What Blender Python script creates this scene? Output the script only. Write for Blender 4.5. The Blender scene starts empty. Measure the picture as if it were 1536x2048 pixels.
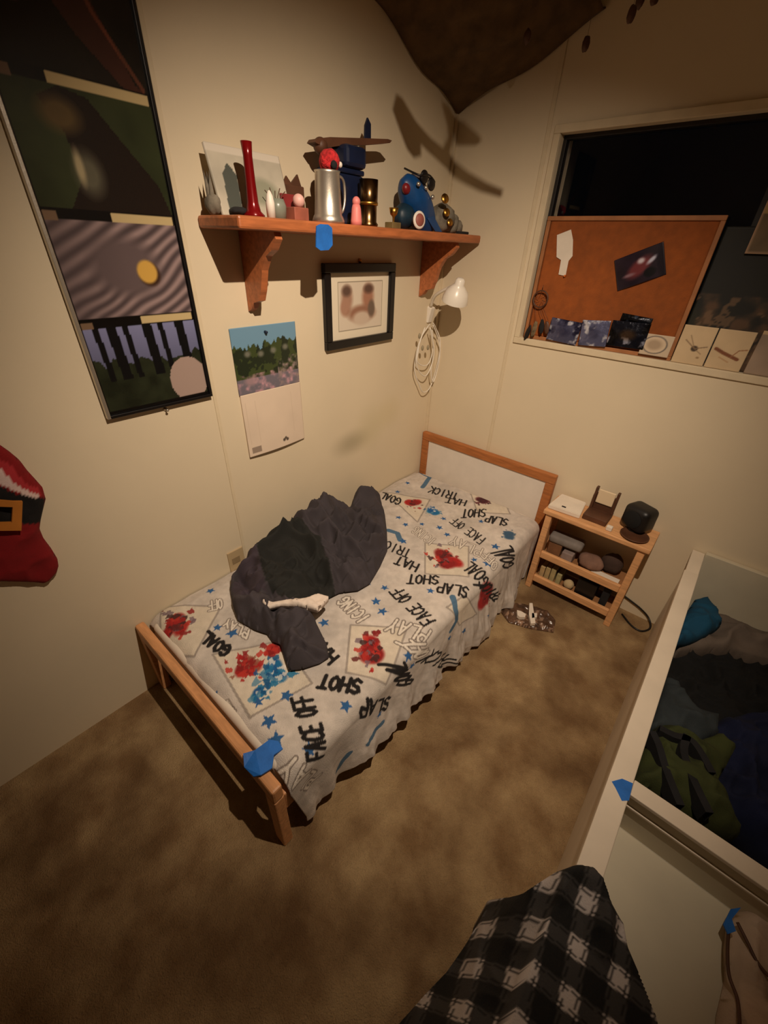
import bpy, bmesh, math, random
import numpy as np
from mathutils import Vector, Matrix
random.seed(4)
SC = bpy.context.scene
COL = SC.collection

# ------------------------------------------------------------------ camera
CAM = dict(loc=(1.22828494, -1.83358893, 1.42123836), yaw=.689548679, pitch=.578221521, roll=.0425403935, f=816.142630)
def cam_axes():
    y, p, r = CAM['yaw'], CAM['pitch'], CAM['roll']
    cy, sy, cp, sp = math.cos(y), math.sin(y), math.cos(p), math.sin(p)
    fwd = np.array([-sy*cp, cy*cp, -sp]); right = np.array([cy, sy, 0.]); up = np.cross(right, fwd)
    cr, sr = math.cos(r), math.sin(r)
    return cr*right+sr*up, -sr*right+cr*up, fwd
RIGHT, UP, FWD = cam_axes()
CP = np.array(CAM['loc'])
def U(u, v, ax, val):
    """the point of the room seen at photo pixel (u, v) on the plane axis = val"""
    d = RIGHT*((u-768)/CAM['f']) + UP*((1024-v)/CAM['f']) + FWD
    return CP + d*((val-CP[ax])/d[ax])
cd = bpy.data.cameras.new('camera'); cam = bpy.data.objects.new('camera', cd); COL.objects.link(cam)
cd.sensor_fit = 'HORIZONTAL'; cd.sensor_width = 36; cd.lens = CAM['f']*36/1536; cd.clip_start = .02
M = Matrix.Identity(4)
for i in range(3):
    M[i][0] = RIGHT[i]; M[i][1] = UP[i]; M[i][2] = -FWD[i]; M[i][3] = CP[i]
cam.matrix_world = M
SC.camera = cam
# ------------------------------------------------------------------ light, world, exposure
SC.view_settings.view_transform = 'Standard'; SC.view_settings.look = 'None'
SC.view_settings.gamma = 1; SC.view_settings.use_curve_mapping = False
SC.view_settings.exposure = 0.0
wd = bpy.data.worlds.new('night'); SC.world = wd; wd.use_nodes = True
wd.node_tree.nodes['Background'].inputs[0].default_value = (.0006, .0007, .0009, 1)
wd.node_tree.nodes['Background'].inputs[1].default_value = 1
LP = np.array([1.2, -1.40, 2.14])           # bulb of the ceiling spotlight
LAIM = np.array([.22, -.54, .37])
ld = bpy.data.lights.new('ceiling_lamp_light', 'SPOT'); lo = bpy.data.objects.new('ceiling_lamp_light', ld); COL.objects.link(lo)
ld.energy = 131; ld.color = (1, .81, .62); ld.shadow_soft_size = .008
ld.spot_size = math.radians(99); ld.spot_blend = 1.0
lo.location = LP; lo.rotation_euler = Vector(LAIM-LP).to_track_quat('-Z', 'Y').to_euler()

# ------------------------------------------------------------------ materials
def lin(c):
    c = np.asarray(c, float)/255.
    return np.where(c <= .04045, c/12.92, ((c+.055)/1.055)**2.4)
def mat(name, rgb, rough=.7, metal=0, var=.0, scale=20, bump=0, bscale=150, trans=0, wood=False, dist=.002, rgb2=None):
    m = bpy.data.materials.new(name); m.use_nodes = True
    nt = m.node_tree; N = nt.nodes; L = nt.links; b = N['Principled BSDF']
    c = lin(rgb)
    b.inputs['Base Color'].default_value = (*c, 1)
    b.inputs['Roughness'].default_value = rough; b.inputs['Metallic'].default_value = metal
    b.inputs['Transmission Weight'].default_value = trans
    tc = N.new('ShaderNodeTexCoord')
    if var or rgb2 is not None:
        n = N.new('ShaderNodeTexNoise'); n.inputs['Scale'].default_value = scale; n.inputs['Detail'].default_value = 6
        r = N.new('ShaderNodeValToRGB')
        lo_, hi_ = c*(1-var), np.minimum(c*(1+var), 1)
        if rgb2 is not None: lo_, hi_ = c, lin(rgb2)
        r.color_ramp.elements[0].position = .35; r.color_ramp.elements[1].position = .65
        r.color_ramp.elements[0].color = (*lo_, 1); r.color_ramp.elements[1].color = (*hi_, 1)
        if wood:
            mp = N.new('ShaderNodeMapping'); mp.inputs['Scale'].default_value = wood
            L.new(tc.outputs['Object'], mp.inputs[0]); L.new(mp.outputs[0], n.inputs['Vector'])
            n.inputs['Distortion'].default_value = .6
        else: L.new(tc.outputs['Object'], n.inputs['Vector'])
        L.new(n.outputs['Fac'], r.inputs[0]); L.new(r.outputs[0], b.inputs['Base Color'])
    if bump:
        n2 = N.new('ShaderNodeTexNoise'); n2.inputs['Scale'].default_value = bscale; n2.inputs['Detail'].default_value = 4
        bp = N.new('ShaderNodeBump'); bp.inputs['Strength'].default_value = bump; bp.inputs['Distance'].default_value = dist
        L.new(tc.outputs['Object'], n2.inputs['Vector']); L.new(n2.outputs['Fac'], bp.inputs['Height']); L.new(bp.outputs[0], b.inputs['Normal'])
    return m
def cmat(name, rough=.8, bump=0, bscale=200, metal=0, dist=.002, sheen=0):
    """colour comes from the surface's own printed pattern, stored per vertex"""
    m = mat(name, (200, 200, 200), rough, metal, bump=bump, bscale=bscale, dist=dist)
    a = m.node_tree.nodes.new('ShaderNodeAttribute'); a.attribute_name = 'print'
    m.node_tree.links.new(a.outputs['Color'], m.node_tree.nodes['Principled BSDF'].inputs['Base Color'])
    if sheen: m.node_tree.nodes['Principled BSDF'].inputs['Sheen Weight'].default_value = sheen
    return m
BEECH = mat('beech', (204, 146, 98), .5, var=.16, scale=6, wood=(2, 14, 14), bump=.1, bscale=60)
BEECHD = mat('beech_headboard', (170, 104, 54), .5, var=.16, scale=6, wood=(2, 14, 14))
PINE = mat('stained_pine', (172, 100, 58), .45, var=.2, scale=5, wood=(14, 2, 14))
STANDW = mat('nightstand_beech', (216, 162, 112), .55, var=.14, scale=6, wood=(2, 14, 14))
WHITEP = mat('white_paint', (226, 216, 204), .5, var=.03)
WHITEB = mat('white_board', (222, 208, 188), .5, var=.05, scale=8, bump=.1)
BOXIN = mat('white_box_panel', (206, 196, 172), .55, var=.05, scale=6)
TAPE = mat('blue_painters_tape', (30, 104, 190), .6, var=.12, scale=30, bump=.3)
BLACKF = mat('black_frame', (16, 14, 15), .35)
BLACKP = mat('black_plastic', (20, 17, 17), .45, var=.2)
DARKC = mat('dark_cloth', (24, 23, 25), .9, var=.3, bump=.3)
PAPER = mat('white_paper', (226, 214, 198), .8, var=.04)
PRINT = cmat('printed_paper', .6)
GLOSS = cmat('printed_gloss', .25)
FELT = cmat('felt', .95, bump=.4, bscale=500)
CLOTH = cmat('woven_cloth', .9, bump=.5, bscale=320)
FLEECE = cmat('fleece', .95, bump=.8, bscale=420, dist=.003)
FOIL = cmat('foil', .3, metal=.6, bump=.6, bscale=60, dist=.004)
PEWTER = mat('pewter', (206, 198, 184), .36, .85, var=.06, bump=.08, bscale=300)
BRONZE = mat('bronze', (120, 92, 60), .25, 1, var=.1)
BRASS = mat('brass', (200, 150, 70), .35, 1)
REDGL = mat('red_gloss', (120, 12, 16), .2, .2)
REDFZ = mat('red_plush', (196, 40, 44), .95, var=.35, scale=90, bump=1, bscale=160, dist=.006)
PINK = mat('pink_plastic', (226, 130, 124), .5)
NAVY = mat('navy_plastic', (16, 26, 52), .4, var=.2)
BLUE = mat('blue_plastic', (14, 66, 120), .4, var=.15)
BROWN = mat('dark_brown_wood', (84, 52, 34), .55, var=.25, scale=12)
CREAM = mat('cream_plastic', (226, 204, 170), .5)
GREYC = mat('grey_cloth', (120, 112, 106), .9, var=.15, bump=.4)
STONE = mat('grey_stone', (120, 112, 98), .9, var=.35, scale=30, bump=.6, bscale=60)
SHADEW = mat('lamp_enamel', (232, 224, 210), .3)
BRNC = mat('brown_cardboard', (124, 84, 54), .8, var=.2)

# ------------------------------------------------------------------ object helpers
WORG = {}
def tag(o, label=None, cat=None, group=None, kind=None):
    if label: o['label'] = label
    if cat: o['category'] = cat
    if group: o['group'] = group
    if kind: o['kind'] = kind
    return o
def empty(name, loc, label, cat, group=None):
    o = bpy.data.objects.new(name, None); COL.objects.link(o); o.location = loc
    o.empty_display_size = .05; WORG[o] = Vector(loc)
    return tag(o, label, cat, group)
def link(name, me, m, parent=None, org=None):
    """vertices of me are in room coordinates; the origin goes to the foot of its box"""
    n = len(me.vertices); co = np.empty(n*3); me.vertices.foreach_get('co', co); co = co.reshape(-1, 3)
    if org is None: org = ((co[:, 0].min()+co[:, 0].max())/2, (co[:, 1].min()+co[:, 1].max())/2, co[:, 2].min())
    org = np.array(org, float); co -= org; me.vertices.foreach_set('co', co.ravel()); me.update()
    o = bpy.data.objects.new(name, me); COL.objects.link(o)
    if m: me.materials.append(m)
    WORG[o] = Vector(org)
    if parent is not None: o.parent = parent; o.location = Vector(org)-WORG[parent]
    else: o.location = org
    return o
def smooth(me, on=True): me.polygons.foreach_set('use_smooth', [on]*len(me.polygons))
def from_bm(name, bm, m, parent=None, sm=False):
    bmesh.ops.recalc_face_normals(bm, faces=bm.faces)
    me = bpy.data.meshes.new(name); bm.to_mesh(me); bm.free(); smooth(me, sm)
    return link(name, me, m, parent)
def bx(bm, lo, hi, bev=0, rot=None, seg=2):
    lo, hi = np.array(lo, float), np.array(hi, float); c = (lo+hi)/2; s = hi-lo
    r = bmesh.ops.create_cube(bm, size=1)['verts']
    bmesh.ops.scale(bm, vec=s, verts=r)
    if bev:
        es = list({e for v in r for e in v.link_edges})
        g = bmesh.ops.bevel(bm, geom=es, offset=bev, segments=seg, affect='EDGES', profile=.5)
        r = list({v for f in g['faces'] for v in f.verts} | {v for v in r if v.is_valid})
    if rot is not None: bmesh.ops.rotate(bm, cent=(0, 0, 0), matrix=rot, verts=r)
    bmesh.ops.translate(bm, vec=c, verts=r)
    return r
def box(name, lo, hi, m, parent=None, bev=.002, rot=None, sm=False, seg=2):
    bm = bmesh.new(); bx(bm, lo, hi, bev, rot, seg); return from_bm(name, bm, m, parent, sm)
def lathe_bm(bm, prof, n=28, base=(0, 0, 0), axis=(0, 0, 1)):
    q = Vector(axis).to_track_quat('Z', 'Y').to_matrix(); b = Vector(base); rings = []
    for r, z in prof:
        if r < 1e-6: rings.append([bm.verts.new(b+q@Vector((0, 0, z)))])
        else: rings.append([bm.verts.new(b+q@Vector((r*math.cos(2*math.pi*k/n), r*math.sin(2*math.pi*k/n), z))) for k in range(n)])
    for a, c in zip(rings, rings[1:]):
        for k in range(n):
            k2 = (k+1) % n
            if len(a) == 1 and len(c) == 1: continue
            if len(a) == 1: bm.faces.new((a[0], c[k2], c[k]))
            elif len(c) == 1: bm.faces.new((a[k], a[k2], c[0]))
            else: bm.faces.new((a[k], a[k2], c[k2], c[k]))
def lathe(name, prof, base, m, parent=None, axis=(0, 0, 1), n=28):
    bm = bmesh.new(); lathe_bm(bm, prof, n, base, axis); return from_bm(name, bm, m, parent, True)
def spline(P, k=6):
    P = [np.array(p, float) for p in P]; out = []
    for i in range(len(P)-1):
        p0 = P[max(i-1, 0)]; p1 = P[i]; p2 = P[i+1]; p3 = P[min(i+2, len(P)-1)]
        for j in range(k):
            t = j/k; out.append(.5*((2*p1)+(p2-p0)*t+(2*p0-5*p1+4*p2-p3)*t*t+(3*p1-p0-3*p2+p3)*t**3))
    return out+[P[-1]]
def tube_bm(bm, P, r, n=8, closed=False):
    P = [Vector(p) for p in P]; R_ = r if hasattr(r, '__len__') else [r]*len(P); rings = []
    up = Vector((0, 0, 1)); prev = None
    for i, p in enumerate(P):
        if closed: t = P[(i+1) % len(P)]-P[i-1]
        else: t = P[min(i+1, len(P)-1)]-P[max(i-1, 0)]
        t.normalize()
        a = (prev if prev is not None else (up if abs(t.z) < .9 else Vector((1, 0, 0)))); a = (a-t*a.dot(t)); a.normalize(); prev = a
        b = t.cross(a); rings.append([bm.verts.new(p+a*(R_[i]*math.cos(2*math.pi*k/n))+b*(R_[i]*math.sin(2*math.pi*k/n))) for k in range(n)])
    m_ = len(rings)
    for i in range(m_ if closed else m_-1):
        A, B = rings[i], rings[(i+1) % m_]
        for k in range(n): bm.faces.new((A[k], A[(k+1) % n], B[(k+1) % n], B[k]))
    if not closed: bm.faces.new(rings[0][::-1]); bm.faces.new(rings[-1])
def tube(name, P, r, m, parent=None, n=8, closed=False):
    bm = bmesh.new(); tube_bm(bm, P, r, n, closed); return from_bm(name, bm, m, parent, True)
def prism(name, pts, m, parent=None, bev=0):
    """pts: (front ring, back ring) of the same length"""
    bm = bmesh.new(); A = [bm.verts.new(p) for p in pts[0]]; B = [bm.verts.new(p) for p in pts[1]]
    bm.faces.new(A); bm.faces.new(B[::-1])
    for i in range(len(A)): bm.faces.new((A[i-1], B[i-1], B[i], A[i]))
    if bev: bmesh.ops.bevel(bm, geom=bm.edges[:], offset=bev, segments=2, affect='EDGES')
    return from_bm(name, bm, m, parent)
def ell(name, c, r, m, parent=None, rot=None, noise=0, seed=0, sub=3):
    bm = bmesh.new(); bmesh.ops.create_icosphere(bm, subdivisions=sub, radius=1)
    rg = random.Random(seed); ph = [rg.uniform(0, 6.3) for _ in range(9)]
    for v in bm.verts:
        p = v.co.copy(); k = 1+noise*(math.sin(5*p.x+ph[0])*math.sin(4*p.y+ph[1])+.6*math.sin(9*p.z+ph[2]+3*p.x)*math.sin(8*p.y+ph[3]))
        v.co = Vector((p.x*r[0], p.y*r[1], p.z*r[2]))*k
    if rot is not None: bmesh.ops.rotate(bm, cent=(0, 0, 0), matrix=rot, verts=bm.verts)
    bmesh.ops.translate(bm, vec=c, verts=bm.verts)
    return from_bm(name, bm, m, parent, True)
def set_print(me, cols):
    a = me.color_attributes.new('print', 'FLOAT_COLOR', 'POINT')
    c = np.ones((len(me.vertices), 4)); c[:, :3] = lin(np.clip(cols, 0, 255)); a.data.foreach_set('color', c.ravel())
def np_mesh(name, V, F):
    me = bpy.data.meshes.new(name); V = np.asarray(V, np.float32); F = np.asarray(F, np.int32)
    me.vertices.add(len(V)); me.vertices.foreach_set('co', V.ravel())
    me.loops.add(F.size); me.loops.foreach_set('vertex_index', F.ravel())
    k = F.shape[1]; me.polygons.add(len(F)); me.polygons.foreach_set('loop_start', np.arange(0, F.size, k))
    me.update(calc_edges=True); me.validate(); return me

# ------------------------------------------------------------------ noise and canvases
def vnoise(x, y, s, seed=0):
    g = np.random.RandomState(seed).rand(64, 64); x = x*s; y = y*s
    xi = np.floor(x).astype(int); yi = np.floor(y).astype(int); fx = x-xi; fy = y-yi
    fx = fx*fx*(3-2*fx); fy = fy*fy*(3-2*fy); a = lambda i, j: g[(xi+i) % 64, (yi+j) % 64]
    return (a(0, 0)*(1-fx)+a(1, 0)*fx)*(1-fy)+(a(0, 1)*(1-fx)+a(1, 1)*fx)*fy
def fbm(x, y, s, seed=0, o=4): return sum(vnoise(x, y, s*2**k, seed+k)/2**k for k in range(o))/1.9
def inpoly(x, y, P):
    r = np.zeros(x.shape, bool); n = len(P)
    for i in range(n):
        x1, y1 = P[i]; x2, y2 = P[i-1]
        c = ((y1 > y) != (y2 > y)); r ^= c & (x < (x2-x1)*(y-y1)/((y2-y1) if y2 != y1 else 1e-12)+x1)
    return r
def dseg(x, y, a, b):
    ax, ay = a; bx_, by = b; dx, dy = bx_-ax, by-ay; t = np.clip(((x-ax)*dx+(y-ay)*dy)/max(dx*dx+dy*dy, 1e-12), 0, 1)
    return np.hypot(x-ax-t*dx, y-ay-t*dy)
GL = {'A': [[(0, 0), (.5, 1), (1, 0)], [(.2, .35), (.8, .35)]], 'C': [[(1, .85), (.6, 1), (.2, .85), (0, .5), (.2, .15), (.6, 0), (1, .15)]],
 'E': [[(1, 1), (0, 1), (0, 0), (1, 0)], [(0, .5), (.8, .5)]], 'F': [[(1, 1), (0, 1), (0, 0)], [(0, .5), (.8, .5)]],
 'G': [[(1, .85), (.6, 1), (.2, .85), (0, .5), (.2, .15), (.6, 0), (1, .15), (1, .45), (.6, .45)]], 'H': [[(0, 0), (0, 1)], [(1, 0), (1, 1)], [(0, .5), (1, .5)]],
 'I': [[(.5, 0), (.5, 1)]], 'K': [[(0, 0), (0, 1)], [(1, 1), (0, .45), (1, 0)]], 'L': [[(0, 1), (0, 0), (.9, 0)]], 'N': [[(0, 0), (0, 1), (1, 0), (1, 1)]],
 'O': [[(.5, 1), (.1, .8), (0, .5), (.1, .2), (.5, 0), (.9, .2), (1, .5), (.9, .8), (.5, 1)]], 'P': [[(0, 0), (0, 1), (.8, 1), (1, .75), (.8, .5), (0, .5)]],
 'R': [[(0, 0), (0, 1), (.8, 1), (1, .75), (.8, .5), (0, .5)], [(.5, .5), (1, 0)]], 'S': [[(1, .85), (.5, 1), (0, .8), (.2, .55), (.8, .45), (1, .2), (.5, 0), (0, .15)]],
 'T': [[(0, 1), (1, 1)], [(.5, 1), (.5, 0)]], 'Y': [[(0, 1), (.5, .5), (1, 1)], [(.5, .5), (.5, 0)]], ' ': []}
class Canvas:
    def __init__(s, w, h, res, rgb):
        s.w, s.h = w, h; s.nu = max(2, int(round(w/res))+1); s.nv = max(2, int(round(h/res))+1)
        s.x, s.y = np.meshgrid(np.linspace(0, w, s.nu), np.linspace(0, h, s.nv)); s.c = np.zeros(s.x.shape+(3,)); s.c[:] = rgb
    def mix(s, a, rgb): a = np.clip(a, 0, 1)[..., None]; s.c = s.c*(1-a)+np.asarray(rgb, float)*a
    def poly(s, P, rgb, a=1): s.mix(inpoly(s.x, s.y, P)*a, rgb)
    def rect(s, x0, y0, x1, y1, rgb, a=1): s.mix(((s.x >= x0) & (s.x <= x1) & (s.y >= y0) & (s.y <= y1))*a, rgb)
    def ell(s, cx, cy, rx, ry, rgb, soft=.15, ang=0, a=1):
        dx, dy = s.x-cx, s.y-cy; c_, s_ = math.cos(ang), math.sin(ang); d = np.hypot((dx*c_+dy*s_)/rx, (-dx*s_+dy*c_)/ry)
        s.mix(np.clip((1-d)/max(soft, 1e-3)+.5, 0, 1)*a, rgb)
    def line(s, P, w, rgb, a=1, closed=False):
        d = None; P = list(P)+([P[0]] if closed else [])
        for p, q in zip(P, P[1:]):
            e = dseg(s.x, s.y, p, q); d = e if d is None else np.minimum(d, e)
        s.mix(np.clip((w/2-d)/.0015+.5, 0, 1)*a, rgb)
    def noise(s, amt, sc, seed=0): s.c = s.c*(1+amt*(fbm(s.x, s.y, sc, seed)-.5)[..., None]*2)
    def text(s, T, A, B, C, w, rgb, outline=False, fill=(228, 218, 205)):
        """A, B ends of the baseline, C cap height above A"""
        A, B, C = (np.array(p[:2], float) for p in (A, B, C)); n = len(T); du = (B-A)/n; dv = C-A; segs = []
        for i, ch in enumerate(T):
            for pl in GL[ch]:
                q = [A+du*(i+.12+.72*p[0])+dv*p[1] for p in pl]; segs += list(zip(q, q[1:]))
        d = None
        for p, q in segs:
            e = dseg(s.x, s.y, p, q); d = e if d is None else np.minimum(d, e)
        if outline: s.mix(np.clip((w*1.15-d)/.0015+.5, 0, 1), rgb); s.mix(np.clip((w*.62-d)/.0015+.5, 0, 1), fill)
        else: s.mix(np.clip((w/2-d)/.0015+.5, 0, 1), rgb)
    def star(s, cx, cy, r, rgb, ang=0):
        P = [(cx+(r if k % 2 == 0 else r*.45)*math.cos(ang+k*math.pi/5), cy+(r if k % 2 == 0 else r*.45)*math.sin(ang+k*math.pi/5)) for k in range(10)]
        s.poly(P, rgb)
def panel(name, cv, org, ux, uy, th, m, parent=None, dz=None):
    """a printed sheet or board: canvas laid out from org along unit vectors ux, uy, thickness th to the back"""
    org, ux, uy = (np.array(a, float) for a in (org, ux, uy)); ux /= np.linalg.norm(ux); uy /= np.linalg.norm(uy); nn = np.cross(ux, uy)
    V = org+cv.x[..., None]*ux+cv.y[..., None]*uy
    if dz is not None: V = V+dz(cv.x, cv.y)[..., None]*nn
    nv, nu = cv.x.shape; idx = np.arange(nu*nv).reshape(nv, nu)
    F = np.stack([idx[:-1, :-1], idx[:-1, 1:], idx[1:, 1:], idx[1:, :-1]], -1).reshape(-1, 4)
    ring = np.concatenate([idx[0, :-1], idx[:-1, -1], idx[-1, :0:-1], idx[:0:-1, 0]])
    Vf = V.reshape(-1, 3); W = Vf[ring]-nn*th; n0 = len(Vf); k = len(ring); r2 = np.arange(k)+n0
    S = np.stack([ring, r2, np.roll(r2, -1), np.roll(ring, -1)], -1)
    cidx = [n0, n0+nu-1, n0+nu-1+nv-1, n0+2*(nu-1)+nv-1]
    me = np_mesh(name, np.vstack([Vf, W]), np.vstack([F, S, [cidx[::-1]]]))
    set_print(me, np.vstack([cv.c.reshape(-1, 3), cv.c.reshape(-1, 3)[ring]]))
    if dz is not None: smooth(me)
    return link(name, me, m, parent)
def pile(name, P, Z, H, colf, m, parent=None, res=.006, fold=.012, fs=14, seed=1, base=None, plane='z', off=.0, edge=.05, extra=None, dirn=None):
    """a heap or hanging piece of cloth: outline P (a, b) with rim heights Z, swelling by H inside, with folds, closed below at base"""
    P = np.array(P, float); Z = np.array([Z]*len(P) if np.isscalar(Z) else Z, float)
    lo = P.min(0)-res; hi = P.max(0)+res; nx = int((hi[0]-lo[0])/res)+2; ny = int((hi[1]-lo[1])/res)+2
    X, Y = np.meshgrid(lo[0]+np.arange(nx)*res, lo[1]+np.arange(ny)*res)
    ins = inpoly(X, Y, P); keep = ins[:-1, :-1].astype(int)+ins[1:, :-1]+ins[:-1, 1:]+ins[1:, 1:] >= 2
    D = np.full(X.shape, 9.); NX = X.copy(); NY = Y.copy(); zs = np.zeros(X.shape); ws = np.zeros(X.shape)
    for i in range(len(P)):
        a, b = P[i-1], P[i]; d_ = b-a; L2 = max(d_@d_, 1e-12); t = np.clip(((X-a[0])*d_[0]+(Y-a[1])*d_[1])/L2, 0, 1)
        px, py = a[0]+t*d_[0], a[1]+t*d_[1]; e = np.hypot(X-px, Y-py); c = e < D
        D[c] = e[c]; NX[c] = px[c]; NY[c] = py[c]; w = 1/(e+.004)**2.5; zs += w*(Z[i-1]*(1-t)+Z[i]*t); ws += w
    Zb = zs/ws; used = np.zeros(X.shape, bool)
    for dy in (0, 1):
        for dx in (0, 1): used[dy:ny-1+dy, dx:nx-1+dx] |= keep
    outv = used & ~ins
    Xs = np.where(outv, NX, X); Ys = np.where(outv, NY, Y); Dd = np.where(ins, D, 0)
    near = ins & (D < res*.5); Xs = np.where(near, NX, Xs); Ys = np.where(near, NY, Ys); Dd = np.where(near, 0, Dd)
    sw = np.sqrt(np.clip(1-(1-np.clip(Dd/edge, 0, 1))**2, 0, 1))
    wx = X+.03*vnoise(X, Y, 9, seed+7); wy = Y+.03*vnoise(X, Y, 9, seed+8)
    if dirn is not None:
        c_, s_ = math.cos(dirn), math.sin(dirn); fx = (wx*c_+wy*s_)*fs; fy = (-wx*s_+wy*c_)*fs*.35
        n1 = vnoise(fx, fy, 1, seed)
    else: n1 = vnoise(wx, wy, fs, seed)
    rid = 1-np.abs(2*n1-1); rid2 = 1-np.abs(2*vnoise(wx, wy, fs*2.3, seed+3)-1)
    T = Zb+sw*(H*(.55+.9*(vnoise(X, Y, 5, seed+11)-.0)*.5)+fold*(1.5*rid**2+.7*rid2**2-.7))
    if extra is not None: T = T+sw*extra(X, Y)
    if base is None: base = Z.min()-.004
    T = np.maximum(T, base+.002)
    idx = -np.ones(X.shape, int); idx[used] = np.arange(used.sum())
    tp = np.stack([Xs[used], Ys[used], T[used]], -1); bt = tp.copy(); bt[:, 2] = base; nt = len(tp)
    K = np.argwhere(keep); i0 = idx[K[:, 0], K[:, 1]]; i1 = idx[K[:, 0], K[:, 1]+1]; i2 = idx[K[:, 0]+1, K[:, 1]+1]; i3 = idx[K[:, 0]+1, K[:, 1]]
    F = np.stack([i0, i1, i2, i3], -1); S = []
    kp = np.pad(keep, 1)
    for (r, c) in K:
        a, b, cc, d = idx[r, c], idx[r, c+1], idx[r+1, c+1], idx[r+1, c]
        if not kp[r, c+1]: S.append((b, a, a+nt, b+nt))
        if not kp[r+2, c+1]: S.append((d, cc, cc+nt, d+nt))
        if not kp[r+1, c]: S.append((a, d, d+nt, a+nt))
        if not kp[r+1, c+2]: S.append((cc, b, b+nt, cc+nt))
    V = np.vstack([tp, bt]); col = colf(V[:, 0], V[:, 1]) if callable(colf) else np.tile(np.array(colf, float), (len(V), 1))
    if plane == 'x': V = np.stack([V[:, 2]+off, V[:, 0], V[:, 1]], -1)
    me = np_mesh(name, V, np.vstack([F, F[:, ::-1]+nt, np.array(S)])); set_print(me, col); smooth(me)
    return link(name, me, m, parent)
def zpoly(pts, z): return [tuple(U(u, v, 2, z)[:2]) for u, v in pts]
def inshape(pts, z):
    P = zpoly(pts, z); return lambda x, y: inpoly(x, y, P)

# ================================================================== THE SETTING
XR, YF, CZ = 2.5, -3.1, 2.3
def wall_material(name, axis):
    m = mat(name, (219, 203, 174), .75, var=.035, scale=2.2, bump=.15, bscale=40)
    nt = m.node_tree; N = nt.nodes; L = nt.links; b = N['Principled BSDF']; src = b.inputs['Base Color'].links[0].from_socket
    if axis == 'x':   # faint grey scuffs where the wall was rubbed above the bed
        g = N.new('ShaderNodeNewGeometry'); last = src
        for (cy, cz, ry, rz, k, colr) in ((-.60, .66, .10, .05, .45, (120, 110, 74)), (-.47, .70, .09, .10, .22, (170, 160, 96)), (-.34, .74, .08, .07, .2, (190, 172, 104))):
            mp = N.new('ShaderNodeMapping'); mp.vector_type = 'POINT'; mp.inputs['Location'].default_value = (0, -cy/ry, -cz/rz); mp.inputs['Scale'].default_value = (0, 1/ry, 1/rz)
            L.new(g.outputs['Position'], mp.inputs[0]); ln = N.new('ShaderNodeVectorMath'); ln.operation = 'LENGTH'; L.new(mp.outputs[0], ln.inputs[0])
            mr = N.new('ShaderNodeMapRange'); mr.interpolation_type = 'SMOOTHSTEP'; mr.inputs[1].default_value = 1.6; mr.inputs[2].default_value = .1; mr.inputs[3].default_value = 0; mr.inputs[4].default_value = k
            L.new(ln.outputs['Value'], mr.inputs[0]); mx = N.new('ShaderNodeMix'); mx.data_type = 'RGBA'; L.new(mr.outputs[0], mx.inputs[0]); L.new(last, mx.inputs[6]); mx.inputs[7].default_value = (*lin(colr), 1); last = mx.outputs[2]
        L.new(last, b.inputs['Base Color'])
    return m
WALLX = wall_material('wall_paint_left', 'x'); WALL = wall_material('wall_paint', 'y')
def struct(o): o['kind'] = 'structure'; return o
CARPET = mat('carpet', (152, 118, 78), .98, scale=9, bump=1, bscale=330, dist=.01, rgb2=(200, 168, 122))
if True:   # wear patches and brown stains of the carpet, with a shape of their own
    nt = CARPET.node_tree; N = nt.nodes; L = nt.links; b = N['Principled BSDF']; src = b.inputs['Base Color'].links[0].from_socket
    tc = [n for n in N if n.type == 'TEX_COORD'][0]
    n = N.new('ShaderNodeTexNoise'); n.inputs['Scale'].default_value = 3.2; n.inputs['Detail'].default_value = 3; n.inputs['Distortion'].default_value = .4
    L.new(tc.outputs['Object'], n.inputs['Vector']); r = N.new('ShaderNodeValToRGB'); r.color_ramp.elements[0].position = .3; r.color_ramp.elements[1].position = .56
    r.color_ramp.elements[0].color = (.52, .46, .40, 1); r.color_ramp.elements[1].color = (1, 1, 1, 1)
    mx = N.new('ShaderNodeMix'); mx.data_type = 'RGBA'; mx.blend_type = 'MULTIPLY'; mx.inputs[0].default_value = 1
    L.new(n.outputs['Fac'], r.inputs[0]); L.new(src, mx.inputs[6]); L.new(r.outputs[0], mx.inputs[7]); L.new(mx.outputs[2], b.inputs['Base Color'])
struct(box('floor', (-.12, YF-.12, -.08), (XR+.12, .12, 0), CARPET, bev=0))
struct(box('ceiling', (-.12, YF-.12, CZ), (XR+.12, .2, CZ+.08), mat('ceiling_paint', (205, 190, 160), .9, bump=.3, bscale=60), bev=0))
struct(box('wall_left', (-.12, YF-.12, 0), (0, .12, CZ), WALLX, bev=0))
struct(box('wall_right', (XR, YF-.12, 0), (XR+.12, .12, CZ), WALL, bev=0))
struct(box('wall_front', (0, YF-.12, 0), (XR, YF, CZ), WALL, bev=0))
WX0, WX1, WZ0, WZ1 = .440, 1.74, 1.108, 1.768
bm = bmesh.new()
bx(bm, (0, 0, 0), (WX0, .12, CZ)); bx(bm, (WX1, 0, 0), (XR, .12, CZ)); bx(bm, (WX0, 0, 0), (WX1, .12, WZ0)); bx(bm, (WX0, 0, WZ1), (WX1, .12, CZ))
struct(from_bm('wall_back', bm, WALL))
TRIM = mat('trim_paint', (214, 197, 166), .7, var=.04)
struct(box('trim_1', (.385, -.004, 0), (.400, 0, CZ), TRIM, bev=.001))
struct(box('trim_2', (0, -1.2135, 0), (.0025, -1.2025, CZ), TRIM, bev=.001))
struct(box('trim_3', (0, -.012, 0), (.012, 0, CZ), TRIM, bev=.001))
w = bpy.data.objects.new('window_1', None); COL.objects.link(w); w.location = (1.09, 0, WZ0); WORG[w] = Vector(w.location); w['kind'] = 'structure'
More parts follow.
